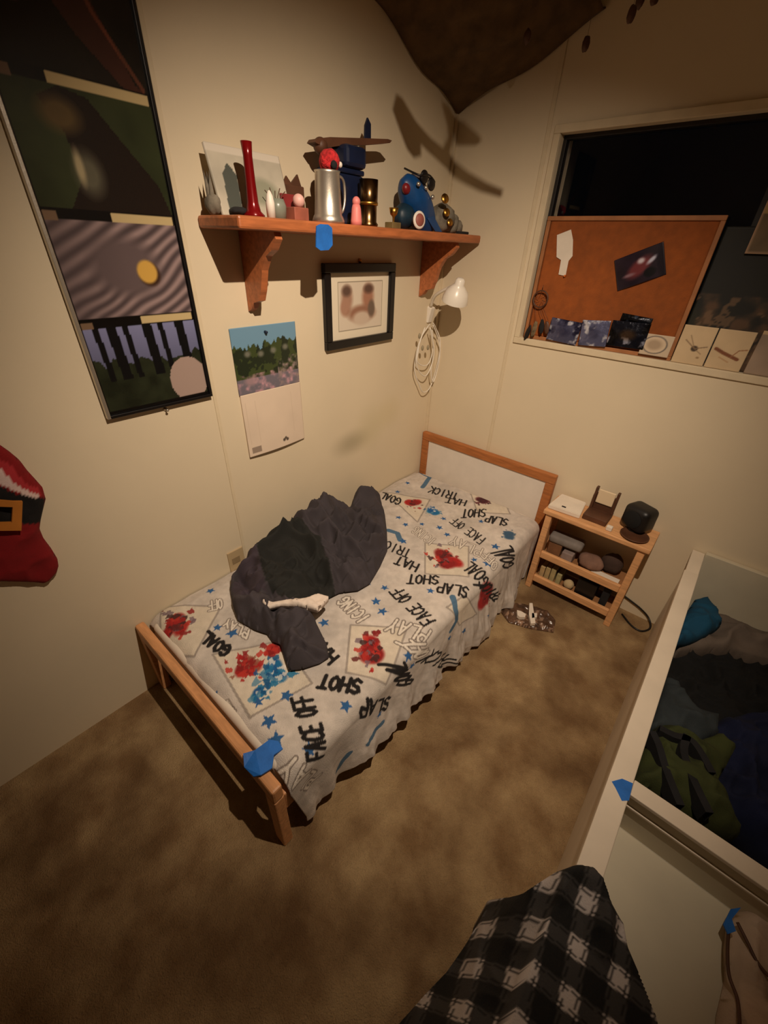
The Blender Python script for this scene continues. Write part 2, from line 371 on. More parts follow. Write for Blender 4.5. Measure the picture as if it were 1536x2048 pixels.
bm = bmesh.new(); t = .024; d0, d1 = -.008, .0
bx(bm, (WX0-t, d0, WZ0-t), (WX1+t, d1, WZ0), .002); bx(bm, (WX0-t, d0, WZ1), (WX1+t, d1, WZ1+t), .002)
bx(bm, (WX0-t, d0, WZ0), (WX0, d1, WZ1), .002); bx(bm, (WX1, d0, WZ0), (WX1+t, d1, WZ1), .002)
from_bm('window_frame', bm, TRIM, w)
bm = bmesh.new(); t = .012
for lo, hi in (((WX0, .030, WZ0), (WX1, .06, WZ0+t)), ((WX0, .030, WZ1-t), (WX1, .06, WZ1)), ((WX0, .030, WZ0+t), (WX0+t, .06, WZ1-t)), ((WX1-t, .030, WZ0+t), (WX1, .06, WZ1-t)), ((1.08, .036, WZ0+t), (1.10, .06, WZ1-t))): bx(bm, lo, hi, .001)
from_bm('window_sash', bm, mat('dark_sash', (30, 26, 24), .5), w)
g = mat('window_glass', (255, 255, 255), .02, trans=1); g.node_tree.nodes['Principled BSDF'].inputs['IOR'].default_value = 1.3
box('window_pane', (WX0+.004, .050, WZ0+.004), (WX1-.004, .054, WZ1-.004), g, w, bev=0)
# ceiling lamp, above the frame of the photograph
cl = empty('ceiling_spotlight', (1.2, -1.4, CZ), 'round white ceiling spotlight turned towards the bed corner', 'ceiling light')
lathe('lamp_base', [(0, -.02), (.07, -.02), (.075, 0), (0, 0)], (1.2, -1.4, CZ-.0005), SHADEW, cl)
ax = (LP-LAIM)/np.linalg.norm(LP-LAIM)
sp = LP+ax*.0
lathe('lamp_shade', [(.105, -.002), (.09, .02), (.06, .05), (.03, .065), (.028, .065), (.057, .048), (.086, .018), (.102, -.002)], sp, SHADEW, cl, axis=ax)
tube('lamp_arm', [sp+ax*.06, sp+ax*.07+np.array([0, 0, .03]), (1.2, -1.4, CZ-.02)], .006, SHADEW, cl)

# ================================================================== THE BED
bed = empty('toddler_bed', (.385, -.82, 0), 'small low beech bed with a white headboard panel, in the corner', 'bed')
BX0, BX1 = .003, .766
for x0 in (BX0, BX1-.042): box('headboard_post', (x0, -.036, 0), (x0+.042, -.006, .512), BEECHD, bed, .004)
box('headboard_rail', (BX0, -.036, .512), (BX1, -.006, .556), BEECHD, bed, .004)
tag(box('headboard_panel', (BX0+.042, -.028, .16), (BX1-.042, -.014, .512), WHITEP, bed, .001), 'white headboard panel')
for x0 in (BX0, BX1-.042): box('leg', (x0, -1.646, 0), (x0+.042, -1.616, .262), BEECH, bed, .004)
box('footboard_rail', (BX0, -1.646, .262), (BX1, -1.616, .318), BEECH, bed, .006)
for x0 in (BX0+.006, BX1-.030): box('side_rail', (x0, -1.616, .17), (x0+.024, -.036, .25), BEECH, bed, .005)
for k in range(8): box('slat', (BX0+.03, -1.50+k*.19, .19), (BX1-.03, -1.44+k*.19, .205), BEECH, bed, .002)
mt = box('mattress', (.03, -1.606, .206), (.728, -.042, .314), PAPER, bev=.02, sm=True, seg=4)
tag(mt, 'white mattress whose edge shows along the headboard under the hockey bedspread', 'mattress')

# bedspread: t runs across (0 at the wall, down over the side past 0.76), s along the bed
ZT = .326; XE = .775
Wd, Ld = 1.10, 1.520; Y0 = -.084
cv = Canvas(Wd, Ld, .0029, (206, 196, 186))
def bp_uv(u, v):
    p = U(u, v, 2, ZT)
    if p[0] > XE: p = U(u, v, 0, XE+.012); return (XE+max(ZT-p[2], 0), -(p[1]-Y0))
    return (p[0], -(p[1]-Y0))
BV = lambda P: [bp_uv(*p) for p in P]
cv.noise(.10, 8, 3); cv.noise(.07, 45, 6)
GR = (140, 130, 122); INK = (24, 20, 20); STAR = (46, 96, 150)
for fr in ([(701, 1251), (814, 1256), (781, 1368), (692, 1347)], [(850, 1088), (937, 1094), (937, 1155), (850, 1148)], [(322, 1209), (441, 1215), (389, 1314), (316, 1290)],
           [(426, 1311), (500, 1435), (624, 1368), (566, 1282)], [(800, 1012), (770, 985), (860, 1000), (835, 1045)], [(893, 1216), (930, 1190), (950, 1225), (920, 1250)], [(940, 985), (1000, 990), (1020, 1030), (955, 1025)]):
    cv.poly(BV(fr), (222, 208, 184), .6); cv.line(BV(fr), .007, GR, .7, closed=True)
def blob(px, py, w, h, cols, seed, n=16):
    rg = random.Random(seed); k0 = bp_uv(px, py); k1 = bp_uv(px+w*.5, py); k2 = bp_uv(px, py+h*.5)
    rr_ = (math.dist(k0, k1)+math.dist(k0, k2))*.5
    for k in range(4): cv.ell(k0[0]+rg.gauss(0, rr_*.3), k0[1]+rg.gauss(0, rr_*.3), rr_*.55, rr_*.42, cols[k % min(2, len(cols))], .5, rg.uniform(0, 3))
    for k in range(n*2):
        c = bp_uv(px+rg.gauss(0, w*.24), py+rg.gauss(0, h*.24)); r = rg.uniform(.004, .012)*(w/55)
        cv.poly([(c[0]+r*q_*math.cos(t_), c[1]+r*q_*math.sin(t_)) for t_, q_ in ((j_*.785+rg.uniform(-.2, .2), rg.uniform(.5, 1.7)) for j_ in range(8))], rg.choice(cols), .8)
RD = [(170, 30, 28), (140, 26, 26), (190, 50, 40), (120, 100, 110), (96, 30, 30), (60, 34, 34)]
BL = [(20, 110, 160), (30, 90, 150), (90, 140, 170), (235, 228, 220), (20, 80, 130)]
blob(742, 1300, 58, 64, RD, 1, 26); blob(887, 1118, 52, 50, RD, 2, 26); blob(355, 1248, 62, 44, RD, 3, 26); blob(492, 1332, 56, 54, RD[:3]+[(150, 90, 70)], 4, 26)
blob(545, 1348, 60, 54, BL, 5, 28); blob(520, 1385, 40, 30, BL, 8, 8); blob(826, 1008, 34, 22, RD, 6, 14); blob(866, 1022, 34, 22, BL, 7, 14); blob(966, 1003, 36, 22, [(90, 30, 40), (70, 30, 36)], 9, 14)
blob(1020, 1070, 34, 22, [(60, 92, 120)], 10, 12); blob(975, 1188, 24, 40, RD, 11, 14); blob(548, 1300, 50, 20, RD[:3], 12, 10)
for P in ([(905, 1195), (914, 1215), (918, 1240), (905, 1262)], [(776, 1062), (795, 1068), (800, 1082)], [(840, 945), (860, 955), (845, 975)], [(730, 1500), (745, 1480), (760, 1460)], [(700, 1525), (690, 1545), (680, 1570)]):
    cv.line(BV(P), .024, (58, 98, 132), .85)
for (px, py, k) in ((752, 1203, 1), (765, 1224, 1), (648, 1246, 1), (769, 1176, .8), (861, 1183, .8), (820, 1308, 1), (692, 1413, 1), (900, 1280, .8), (465, 1267, 1.1), (435, 1256, .8), (423, 1389, 1.1),
                    (573, 1392, 1), (517, 1405, .8), (538, 1444, 1.15), (552, 1480, 1.15), (421, 1182, .9), (620, 1499, 1), (811, 1050, .8), (879, 1056, .9), (894, 1070, .9), (991, 1093, 1.1), (887, 1038, .8), (797, 1036, .8),
                    (806, 1084, 1), (975, 1128, 1.1), (962, 1044, .8), (815, 967, .8), (795, 985, .8), (844, 1049, .7), (730, 1165, 1.2), (830, 1330, .9), (925, 1262, .9), (968, 1225, .8), (948, 1120, .7), (700, 1120, 1), (660, 1180, 1), (600, 1210, 1), (760, 1440, .8), (905, 1330, .8)):
    a, b_ = bp_uv(px, py); cv.star(a, b_, .0215*k, STAR, random.uniform(0, 6))
T3 = lambda s, A, B, C, w=.0088, **k: cv.text(s, bp_uv(*A), bp_uv(*B), bp_uv(*C), w, INK, **k)
T3('SHOT', (726, 1362), (642, 1351), (718, 1388), .0125)
T3('SLAP', (786, 1402), (708, 1392), (776, 1432), .0125)
T3('FACE OFF', (652, 1514), (621, 1390), (624, 1519), .0105)
T3('FACE OFF', (872, 1242), (800, 1174), (848, 1254), .0080)
T3('SHOT', (879, 1152), (815, 1151), (877, 1170)); T3('SLAP', (940, 1177), (876, 1166), (936, 1195))
T3('GOAL', (984, 1162), (940, 1122), (968, 1176)); T3('HAT', (840, 1130), (794, 1113), (832, 1145)); T3('TRICK', (824, 1103), (762, 1078), (816, 1118), .0075)
T3('GOAL', (466, 1298), (414, 1262), (450, 1318), .0125); T3('HAT', (678, 1316), (638, 1270), (660, 1332), .0125)
T3('FACE OFF', (972, 1077), (910, 1034), (960, 1089), .0065)
T3('SHOT', (973, 1019), (924, 1021), (971, 1034)); T3('SLAP', (1018, 1040), (973, 1031), (1013, 1053)); T3('HAT', (935, 1002), (894, 995), (930, 1014)); T3('TRICK', (918, 989), (862, 972), (912, 1002), .009)
T3('GOAL', (805, 999), (764, 984), (798, 1011), .009)
T3('GOAL', (826, 1376), (806, 1318), (800, 1378), .012); T3('TRICK', (905, 1330), (868, 1300), (880, 1350), .010)
T3('TRICK', (1000, 1190), (985, 1150), (985, 1200), .010); T3('GOAL', (1030, 1130), (1018, 1090), (1012, 1135), .010)
GO = (112, 100, 92)
def TO(s, A, B, C, w=.0068): cv.text(s, bp_uv(*A), bp_uv(*B), bp_uv(*C), w, GO, outline=True)
TO('ICING', (742, 1236), (694, 1192), (720, 1250)); TO('PLAY', (866, 1260), (784, 1238), (858, 1280)); TO('OFF', (862, 1308), (842, 1274), (838, 1316))
TO('ICING', (874, 1082), (834, 1053), (862, 1094), .0045); TO('PLAY', (968, 1098), (905, 1072), (960, 1115), .005); TO('OFF', (1000, 1128), (970, 1100), (990, 1140), .005)
TO('PLAY', (645, 1562), (575, 1508), (618, 1590)); TO('PLAY', (500, 1262), (452, 1236), (494, 1278), .0055); TO('OFF', (444, 1198), (415, 1205), (446, 1216), .005); TO('ICING', (470, 1420), (452, 1396), (462, 1432), .005)
cv.noise(.05, 60, 9)
tt, ss = cv.x, cv.y; yy = Y0-ss
rad = .05; flat = XE-rad
arc = rad*math.pi/2; ang = np.clip((tt-flat)/arc, 0, 1)*math.pi/2
hem = np.interp(ss, [0, .25, .5, .75, .95, 1.3, 1.45, 1.585], [.015, .015, .02, .045, .09, .10, .07, .03])
side = np.clip(tt-flat-arc, 0, None); sidelen = (ZT-rad)-hem; full = Wd-flat-arc
sd = side/full*sidelen
X = np.where(tt <= flat, tt, flat+rad*np.sin(ang)); Z = np.where(tt <= flat, ZT, ZT-rad+rad*np.cos(ang))-sd
k = np.clip(sd/.2, 0, 1)
fl = (fbm(ss, tt*.25, 11, 21)-.5)*1.3
X = X+k*((.035+.075*fl)*(.15+.85*np.clip((ss-.06)/.2, 0, 1))*(1-.8*np.clip((ss-1.2)/.3, 0, 1)))+.006*np.sin(ss*60+4*fl)*k
Z = Z+(1-k)*(.010*(fbm(tt, ss, 6, 5)-.5)+.005*(1-np.abs(2*vnoise(tt+.3*ss, ss, 12, 8)-1))) - .02*np.clip(1-ss/.06, 0, 1)*(tt < flat)*0
Z = Z-.012*np.clip(1-tt/.05, 0, 1)
endk = np.clip((ss-1.47)/.05, 0, 1); Z = Z-(1-k)*.03*endk**2
X = np.maximum(X, .004); X = np.where(tt < .03, np.maximum(X, .006), X)
yy = yy+k*np.clip((ss-1.25)/.27, 0, 1)**2*.03
XYZ = np.stack([X, yy, Z], -1)
nv, nu = cv.x.shape; idx = np.arange(nu*nv).reshape(nv, nu)
F = np.stack([idx[:-1, :-1], idx[1:, :-1], idx[1:, 1:], idx[:-1, 1:]], -1).reshape(-1, 4)
me = np_mesh('bedspread', XYZ.reshape(-1, 3), F); set_print(me, cv.c.reshape(-1, 3)); smooth(me)
bs = link('bedspread', me, FLEECE); tag(bs, 'white fleece bedspread printed with hockey words, players and blue stars', 'bedspread')
md = bs.modifiers.new('thick', 'SOLIDIFY'); md.thickness = .004; md.offset = -1

# jacket heaped on the bed
J = [(460, 1178), (466, 1213), (475, 1239), (508, 1258), (534, 1267), (545, 1283), (560, 1288), (571, 1321), (578, 1340), (604, 1337), (639, 1326), (658, 1314), (653, 1288), (637, 1255), (618, 1222), (634, 1213), (660, 1194),
     (679, 1185), (716, 1180), (740, 1166), (761, 1131), (775, 1100), (774, 1065), (770, 1030), (761, 1002), (742, 983), (719, 982), (707, 1002), (698, 1025), (681, 1021), (658, 1014), (634, 1010), (604, 1032), (557, 1054), (527, 1086), (512, 1089), (503, 1110), (475, 1147), (463, 1166)]
JP, JZ = [], []
for u, v in J:
    p = U(u, v, 2, ZT+.016)
    if p[0] < .035: p = U(u, v, 0, .035)
    JP.append((p[0], p[1])); JZ.append(p[2])
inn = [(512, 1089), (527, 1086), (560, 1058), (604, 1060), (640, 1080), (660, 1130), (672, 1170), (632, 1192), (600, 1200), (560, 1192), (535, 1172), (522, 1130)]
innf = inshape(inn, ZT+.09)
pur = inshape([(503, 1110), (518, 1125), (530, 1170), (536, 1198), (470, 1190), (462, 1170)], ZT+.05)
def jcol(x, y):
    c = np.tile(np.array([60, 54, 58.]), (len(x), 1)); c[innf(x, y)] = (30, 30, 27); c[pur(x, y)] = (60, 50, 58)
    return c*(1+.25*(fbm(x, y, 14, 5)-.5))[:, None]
CR = [(p_, a_, w_) for p_, a_, w_ in (([(634, 1012), (655, 1055), (700, 1078), (752, 1088)], .030, .018), ([(512, 1090), (590, 1096), (650, 1122), (668, 1165)], .028, .016), ([(700, 1020), (716, 1050), (748, 1070)], -.034, .022), ([(545, 1196), (548, 1240), (552, 1285)], -.022, .010),
      ([(585, 1282), (615, 1290), (650, 1298)], .018, .010), ([(590, 1296), (625, 1305), (655, 1310)], -.018, .010), ([(560, 1140), (600, 1150), (640, 1160)], -.040, .030), ([(575, 1170), (610, 1175), (640, 1180)], .028, .014), ([(475, 1150), (500, 1185), (520, 1200)], -.026, .012), ([(560, 1060), (620, 1080), (680, 1110), (735, 1120)], -.026, .012), ([(690, 1150), (740, 1130)], .016, .014))]
CR = [([tuple(U(u, v, 2, ZT+.05)[:2]) for u, v in p_], a_, w_) for p_, a_, w_ in CR]
def jfold(x, y):
    z = np.zeros_like(x)
    for p_, a_, w_ in CR:
        d = np.minimum.reduce([dseg(x, y, a, b) for a, b in zip(p_, p_[1:])]); z += a_*np.exp(-(d/w_)**2)
    return z
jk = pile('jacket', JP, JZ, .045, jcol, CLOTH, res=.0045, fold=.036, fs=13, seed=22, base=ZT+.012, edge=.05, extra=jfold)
tag(jk, 'crumpled dark grey jacket heaped on the hockey bedspread', 'jacket')
LG = [(523, 1202), (530, 1198), (545, 1203), (580, 1197), (610, 1196), (636, 1186), (658, 1192), (648, 1204), (634, 1216), (600, 1209), (560, 1206), (535, 1212)]
lp = [U(u, v, 2, ZT+.092) for u, v in LG]
lg = pile('lining', [tuple(p[:2]) for p in lp], ZT+.090, .004, (222, 206, 192), CLOTH, jk, res=.004, fold=.008, fs=26, seed=4, base=ZT+.070, edge=.015); tag(lg, 'white lining edge')

# ================================================================== WALL SHELF AND WHAT STANDS ON IT
shf = empty('wall_shelf', (0, -.58, 1.44), 'stained pine wall shelf on two scrolled brackets above the bed', 'shelf')
box('shelf_board', (.001, -1.162, 1.442), (.190, -.014, 1.470), PINE, shf, .006)
for yb in (-1.035, -.155):
    pr = [(.002, 1.441), (.165, 1.441), (.172, 1.425), (.150, 1.400), (.120, 1.385), (.095, 1.350), (.080, 1.300), (.065, 1.270), (.035, 1.262), (.022, 1.245), (.002, 1.235)]
    prism('bracket', ([(a, yb-.011, b_) for a, b_ in pr], [(a, yb+.011, b_) for a, b_ in pr]), PINE, shf)
SZ = 1.4705
def tape(name_pts, label, m=TAPE, th=.0015, parent=None):
    A = [np.array(p, float) for p in name_pts]; n = np.cross(A[1]-A[0], A[2]-A[1]); n /= np.linalg.norm(n)
    return A, n
def slab(name, pts, th, m, parent=None):
    A = [np.array(p, float) for p in pts]; n = np.cross(A[1]-A[0], A[-1]-A[0]); n /= np.linalg.norm(n)
    return prism(name, ([p+n*th for p in A], A), m, parent)
o = slab('painters_tape', [U(u, v, 0, .1915) for u, v in ((632, 452), (640, 448), (655, 449), (663, 456), (664, 490), (656, 500), (640, 501), (631, 494))], -.003, TAPE)
tag(o, 'strip of blue tape hanging over the front edge of the pine shelf', 'tape', 'blue tape markers')
# leaning picture card
cd_ = Canvas(.22, .150, .003, (186, 178, 160)); cd_.noise(.15, 14, 2); cd_.poly([(.02, .0), (.03, .09), (.05, .115), (.07, .09), (.06, 0)], (70, 74, 66)); cd_.ell(.14, .06, .05, .03, (140, 140, 120), .5); cd_.rect(0, .135, .22, .15, (206, 196, 180))
o = panel('leaning_picture', cd_, (.085, -1.135, SZ+.001), (0, 1, 0), (-.30, 0, 1), .008, PRINT)
tag(o, 'pale picture card leaning on the wall at the left of the pine shelf', 'picture')
o = empty('driftwood_ornament', (.05, -1.14, SZ), 'grey spiky shell ornament at the far left end of the pine shelf', 'ornament')
ell('shell', (.055, -1.143, SZ+.022), (.026, .018, .022), STONE, o, noise=.12, seed=3)
for i, (dy, dz, dx) in enumerate(((-.012, .075, .0), (.0, .06, .015), (.006, .05, -.015))): lathe('spike', [(.008, 0), (.006, .02), (0, .06)], (.055+dx*.3, -1.145+dy*.2, SZ+.03), STONE, o, axis=(dx*6, dy*10, 1), n=8)
lathe('red_horn', [(0, 0), (.026, 0), (.027, .004), (.018, .012), (.014, .03), (.012, .07), (.011, .12), (.0135, .146), (.011, .146), (.009, .13), (0, .13)], (.13, -1.075, SZ), REDGL)
tag(bpy.data.objects['red_horn'], 'tall glossy red horn standing on the left part of the pine shelf', 'horn')
o = empty('figurine', (.165, -1.045, SZ), 'small white pointed figurine at the shelf front beside the red horn', 'figurine')
lathe('body', [(0, 0), (.011, 0), (.011, .03), (.008, .045), (.003, .055), (0, .056)], (.165, -1.048, SZ), WHITEP, o, n=16)
o = tag(ell('dark_pebble', (.10, -1.10, SZ+.010), (.028, .022, .010), DARKC, noise=.1, seed=2), 'flat dark pebble behind the foot of the red horn', 'stone')
o = empty('glass_jar', (.11, -.985, SZ), 'small cloudy glass jar with dark twigs between figurine and pink box', 'jar')
lathe('jar_body', [(0, 0), (.022, 0), (.024, .03), (.018, .045), (.016, .045), (.021, .03), (.019, .003), (0, .003)], (.11, -.985, SZ), mat('cloudy_glass', (170, 176, 160), .3, trans=.5), o)
for k in range(5): tube('twig', [(.11, -.985, SZ+.005), (.11+.004*k-.01, -.985+.006*k-.015, SZ+.05), (.11+.006*k-.015, -.99+.012*k-.02, SZ+.062+.006*(k % 2))], .0012, BROWN, o, n=5)
o = empty('trinket_box', (.12, -.925, SZ), 'small reddish brown trinket box with a pale pink ball on top', 'trinket')
box('box_body', (.10, -.955, SZ), (.145, -.905, SZ+.030), mat('red_brown', (150, 84, 66), .6, var=.2), o, .002)
box('box_back', (.092, -.962, SZ), (.099, -.905, SZ+.060), mat('dull_red', (130, 34, 34), .6, var=.2), o, .002)
ell('ball', (.128, -.925, SZ+.045), (.016, .016, .016), mat('pale_pink', (224, 176, 166), .5, var=.1), o)
o = empty('wooden_plaque', (.06, -.88, SZ), 'dark brown carved plaque standing behind the pewter mug', 'plaque')
box('plaque_body', (.045, -.925, SZ), (.06, -.845, SZ+.085), BROWN, o, .003); slab('plaque_crest', [(.052, -.915, SZ+.084), (.052, -.90, SZ+.105), (.052, -.885, SZ+.09), (.052, -.86, SZ+.112), (.052, -.848, SZ+.084)], .006, BROWN, o)
MY = -.822; MX = .135
mg = empty('pewter_mug', (MX, MY, SZ), 'tall brushed pewter tankard with a handle, at the middle of the shelf', 'mug')
lathe('mug_body', [(0, 0), (.046, 0), (.047, .006), (.043, .016), (.040, .02), (.037, .06), (.035, .115), (.037, .120), (.0335, .120), (.032, .112), (.034, .05), (.036, .012), (0, .01)], (MX, MY, SZ), PEWTER, mg, n=40)
tube('mug_handle', spline([(MX, MY+.034, SZ+.105), (MX, MY+.052, SZ+.112), (MX, MY+.066, SZ+.098), (MX, MY+.068, SZ+.06), (MX, MY+.058, SZ+.032), (MX, MY+.040, SZ+.024)]), .0038, PEWTER, mg)
o = empty('plush_toy', (MX, MY+.012, SZ+.12), 'red fuzzy plush head poking out of the pewter mug', 'plush toy')
ell('head', (MX-.004, MY+.014, SZ+.142), (.030, .028, .028), REDFZ, o, noise=.05, seed=8, sub=4)
ell('nose', (MX+.024, MY+.004, SZ+.132), (.008, .010, .010), DARKC, o); ell('eye', (MX+.018, MY+.034, SZ+.136), (.006, .006, .007), WHITEP, o)
o = empty('pink_figurine', (.165, -.738, SZ), 'small pink figurine at the shelf front beside the mug handle', 'figurine')
lathe('body', [(0, 0), (.017, 0), (.017, .01), (.014, .04), (.011, .05), (0, .05)], (.165, -.736, SZ), PINK, o, n=18); ell('head', (.165, -.736, SZ+.057), (.012, .012, .013), PINK, o)
o = empty('bronze_cup', (.14, -.655, SZ), 'shiny dark bronze cup on the shelf, right of the pink figurine', 'cup')
lathe('cup_body', [(0, 0), (.030, 0), (.031, .006), (.026, .012), (.026, .055), (.028, .06), (.029, .118), (.0265, .118), (.026, .06), (.023, .014), (0, .012)], (.14, -.655, SZ), BRONZE, o, n=36)
lathe('cup_band', [(.0265, .054), (.0295, .055), (.0295, .062), (.028, .063)], (.14, -.655, SZ), BRASS, o, n=36)
o = empty('storage_tin', (.06, -.70, SZ), 'dark navy tin box standing behind the bronze cup', 'tin')
box('tin_body', (.02, -.755, SZ), (.10, -.635, SZ+.128), NAVY, o, .006); box('tin_lid', (.018, -.757, SZ+.1285), (.102, -.633, SZ+.142), NAVY, o, .004)
# toy airplane resting on the tin
ap = empty('toy_airplane', (.06, -.69, SZ+.142), 'dark blue toy airplane with a brown wing, on top of the navy tin', 'toy airplane')
box('fuselage', (.015, -.725, SZ+.1425), (.115, -.635, SZ+.196), NAVY, ap, .012, sm=False)
wf = [U(u, v, 0, .085) for u, v in ((630, 284), (634, 277), (660, 274), (720, 276), (776, 278), (784, 281), (780, 286), (730, 290), (690, 290), (650, 296))]
prism('wing', (wf, [p-np.array([.035, 0, .0]) for p in wf]), BROWN, ap)
ell('float', U(641, 292, 0, .07), (.020, .022, .020), BROWN, ap)
box('strut', (.06, -.70, SZ+.19), (.07, -.66, SZ+.208), NAVY, ap, .001)
prism('tail_fin', ([*(U(u, v, 0, .07) for u, v in ((730, 277), (742, 277), (742, 248), (736, 235), (731, 250)))], [*(U(u, v, 0, .07)-np.array([.006, 0, 0]) for u, v in ((730, 277), (742, 277), (742, 248), (736, 235), (731, 250)))]), NAVY, ap)
o = empty('brass_trophy', (.13, -.52, SZ), 'small tarnished brass trophy between the bronze cup and the blue toy', 'trophy')
box('trophy_base', (.115, -.545, SZ), (.15, -.50, SZ+.018), mat('olive_stone', (110, 92, 54), .6, var=.2), o, .002)
lathe('trophy_cup', [(.003, 0), (.004, .015), (.012, .022), (.016, .04), (.014, .04), (.006, .024), (0, .022)], (.132, -.52, SZ+.018), BRASS, o)
R1 = Matrix.Rotation(math.radians(-38), 3, 'X')
ro = empty('toy_rocket', (.10, -.34, SZ), 'chunky blue plastic toy rocket lying tilted at the right of the shelf', 'toy')
ell('rocket_body', (.090, -.335, SZ+.076), (.050, .120, .056), BLUE, ro, R1, noise=.03, seed=2, sub=4)
ell('rocket_engine', (.10, -.425, SZ+.040), (.035, .045, .038), mat('teal_dark_plastic', (16, 44, 60), .5, var=.2), ro, noise=.06, seed=6)
ell('cockpit', (.085, -.33, SZ+.135), (.028, .050, .022), mat('grey_plastic', (96, 84, 80), .5, var=.2), ro, R1)
ell('nose_cone', (.105, -.425, SZ+.118), (.014, .018, .016), mat('dull_red_plastic', (120, 24, 30), .4), ro, R1)
for s in (-1, 1): prism('fin', ([(.095+s*.035, -.29, SZ+.05), (.095+s*.035, -.225, SZ+.003), (.095+s*.035, -.27, SZ+.003), (.095+s*.035, -.33, SZ+.04)], [(.095+s*.040, -.29, SZ+.05), (.095+s*.040, -.225, SZ+.003), (.095+s*.040, -.27, SZ+.003), (.095+s*.040, -.33, SZ+.04)]), BLUE, ro)
for i, (y_, z_) in enumerate(((-.40, .128), (-.355, .122), (-.31, .10))): ell('rivet', (.138, y_, SZ+z_+.004), (.007, .008, .007), PEWTER, ro)
o = empty('round_badge', (.165, -.42, SZ), 'round white rimmed badge with a brownish red centre, in front of the blue rocket', 'badge')
lathe('badge_rim', [(0, 0), (.026, 0), (.027, .004), (.022, .007), (0, .006)], (.168, -.425, SZ+.029), WHITEP, o, axis=(1, -.25, .1))
lathe('badge_centre', [(0, 0), (.019, 0), (.018, .002), (0, .002)], (.1745, -.427, SZ+.030), mat('badge_red', (150, 84, 72), .6, var=.15), o, axis=(1, -.25, .1))
o = empty('sunglasses', (.10, -.27, SZ+.12), 'dark sunglasses resting on top of the blue toy rocket', 'sunglasses')
for (yc, zc) in ((-.345, .158), (-.30, .142)): ell('lens', (.12, yc, SZ+zc), (.008, .022, .020), BLACKP, o)
tube('glasses_frame', spline([(.05, -.24, SZ+.17), (.09, -.28, SZ+.165), (.12, -.28, SZ+.15), (.125, -.325, SZ+.165), (.12, -.375, SZ+.16), (.06, -.385, SZ+.18)]), .003, BLACKP, o)
for i, (y_, z_, r_) in enumerate(((-.235, .105, .016), (-.215, .065, .014), (-.185, .035, .013))):
    o = tag(lathe('medal', [(0, 0), (r_, 0), (r_, .004), (0, .004)], (.14, y_, SZ+z_), BRASS, axis=(1, -.4, .4), n=20), ('gold medal highest on the pile right of the blue rocket', 'gold medal in the middle of the pile right of the blue rocket', 'lowest gold medal of the pile right of the blue rocket')[i], 'medal', 'gold medals on the shelf')
for i, (y_, z_, r_, l) in enumerate(((-.17, .055, .062, 'large grey shell lump behind the gold medals'), (-.105, .040, .042, 'round grey green pebble near the right end of the shelf'), (-.052, .028, .030, 'small grey stone closest to the wall corner on the shelf'))):
    tag(ell('shell_stone', (.09, y_, SZ+z_*.88), (r_*.8, r_*.9, z_*.9), STONE, noise=.10, seed=20+i), l, 'stone', 'shells and stones on the shelf')
o = tag(box('pocket_knife', (.14, -.135, SZ), (.158, -.06, SZ+.010), DARKC, bev=.004), 'flat dark pocket knife at the right front of the shelf', 'pocket knife')

# ================================================================== LEFT WALL PICTURES
# long framed poster with four photographs
PW, PH = .283, .90
pc = Canvas(PW, PH, .0028, (14, 12, 12))
h = .205; ys = [.010, .226, .442, .658]
def box_in(y0): return (pc.y >= y0) & (pc.y <= y0+h) & (pc.x > .004) & (pc.x < PW-.004)
m0 = box_in(ys[0]); n_ = fbm(pc.x, pc.y, 30, 3)
yy_ = (pc.y-ys[0])/h; sky = np.array([112, 114, 148.])*(.55+.6*yy_[..., None])
c0 = np.where((yy_ > .48+.16*vnoise(pc.x, pc.y*0, 60, 4))[..., None], sky, np.array([34, 38, 26.])*(.7+.8*n_[..., None]))
for k, xt in enumerate((.03, .065, .098, .15, .185, .235)):
    c0 = np.where(((np.abs(pc.x-xt-.012*(1-yy_)) < .007+.005*(k % 2)) & (yy_ > .35))[..., None], (16, 16, 18), c0)
pc.c = np.where(m0[..., None], c0, pc.c); pc.mix(m0*(np.hypot((pc.x-.232)/.055, (pc.y-ys[0]-.045)/.062) < 1), (166, 144, 134)); pc.rect(0, 0, PW, .008, (14, 12, 12))
m1 = box_in(ys[1]); r_ = np.hypot((pc.x-.14)/1.25, pc.y-ys[1]-.11); kk = np.clip((r_-.045)/.03, 0, 1); rip = .22*(1-kk)+kk*(.42+.42*np.sin((pc.y-.62*pc.x+.02*vnoise(pc.x, pc.y, 14, 2))*210+1.6*np.exp(-(r_/.07)**2)))
c1 = np.array([80, 68, 70.])+rip[..., None]*np.array([88, 76, 72.])*np.clip(.5+pc.x/PW, 0, 1)[..., None]
pc.c = np.where(m1[..., None], c1, pc.c); pc.ell(.19, ys[1]+.095, .026, .026, (60, 40, 30), .3); pc.ell(.186, ys[1]+.100, .024, .025, (208, 164, 80), .25)
m2 = box_in(ys[2]); c2 = np.array([52, 58, 36.])*(.7+.6*fbm(pc.x, pc.y, 9, 6))[..., None]; pc.c = np.where(m2[..., None], c2, pc.c)
pc.mix(m2*inpoly(pc.x, pc.y, [(.06, .62), (.10, .64), (.15, .63), (.20, .57), (.26, .50), (.28, .44), (.06, .44), (.10, .50), (.09, .57)]), (34, 26, 22)); pc.ell(.09, ys[2]+.155, .035, .026, (96, 78, 48), .8); pc.ell(.115, ys[2]+.065, .026, .035, (96, 92, 76), .9); pc.ell(.10, ys[2]+.075, .008, .028, (170, 156, 122), .9)
m3 = box_in(ys[3]); c3 = np.array([30, 26, 22.])*(.6+.9*fbm(pc.x, pc.y, 12, 9))[..., None]; pc.c = np.where(m3[..., None], c3, pc.c)
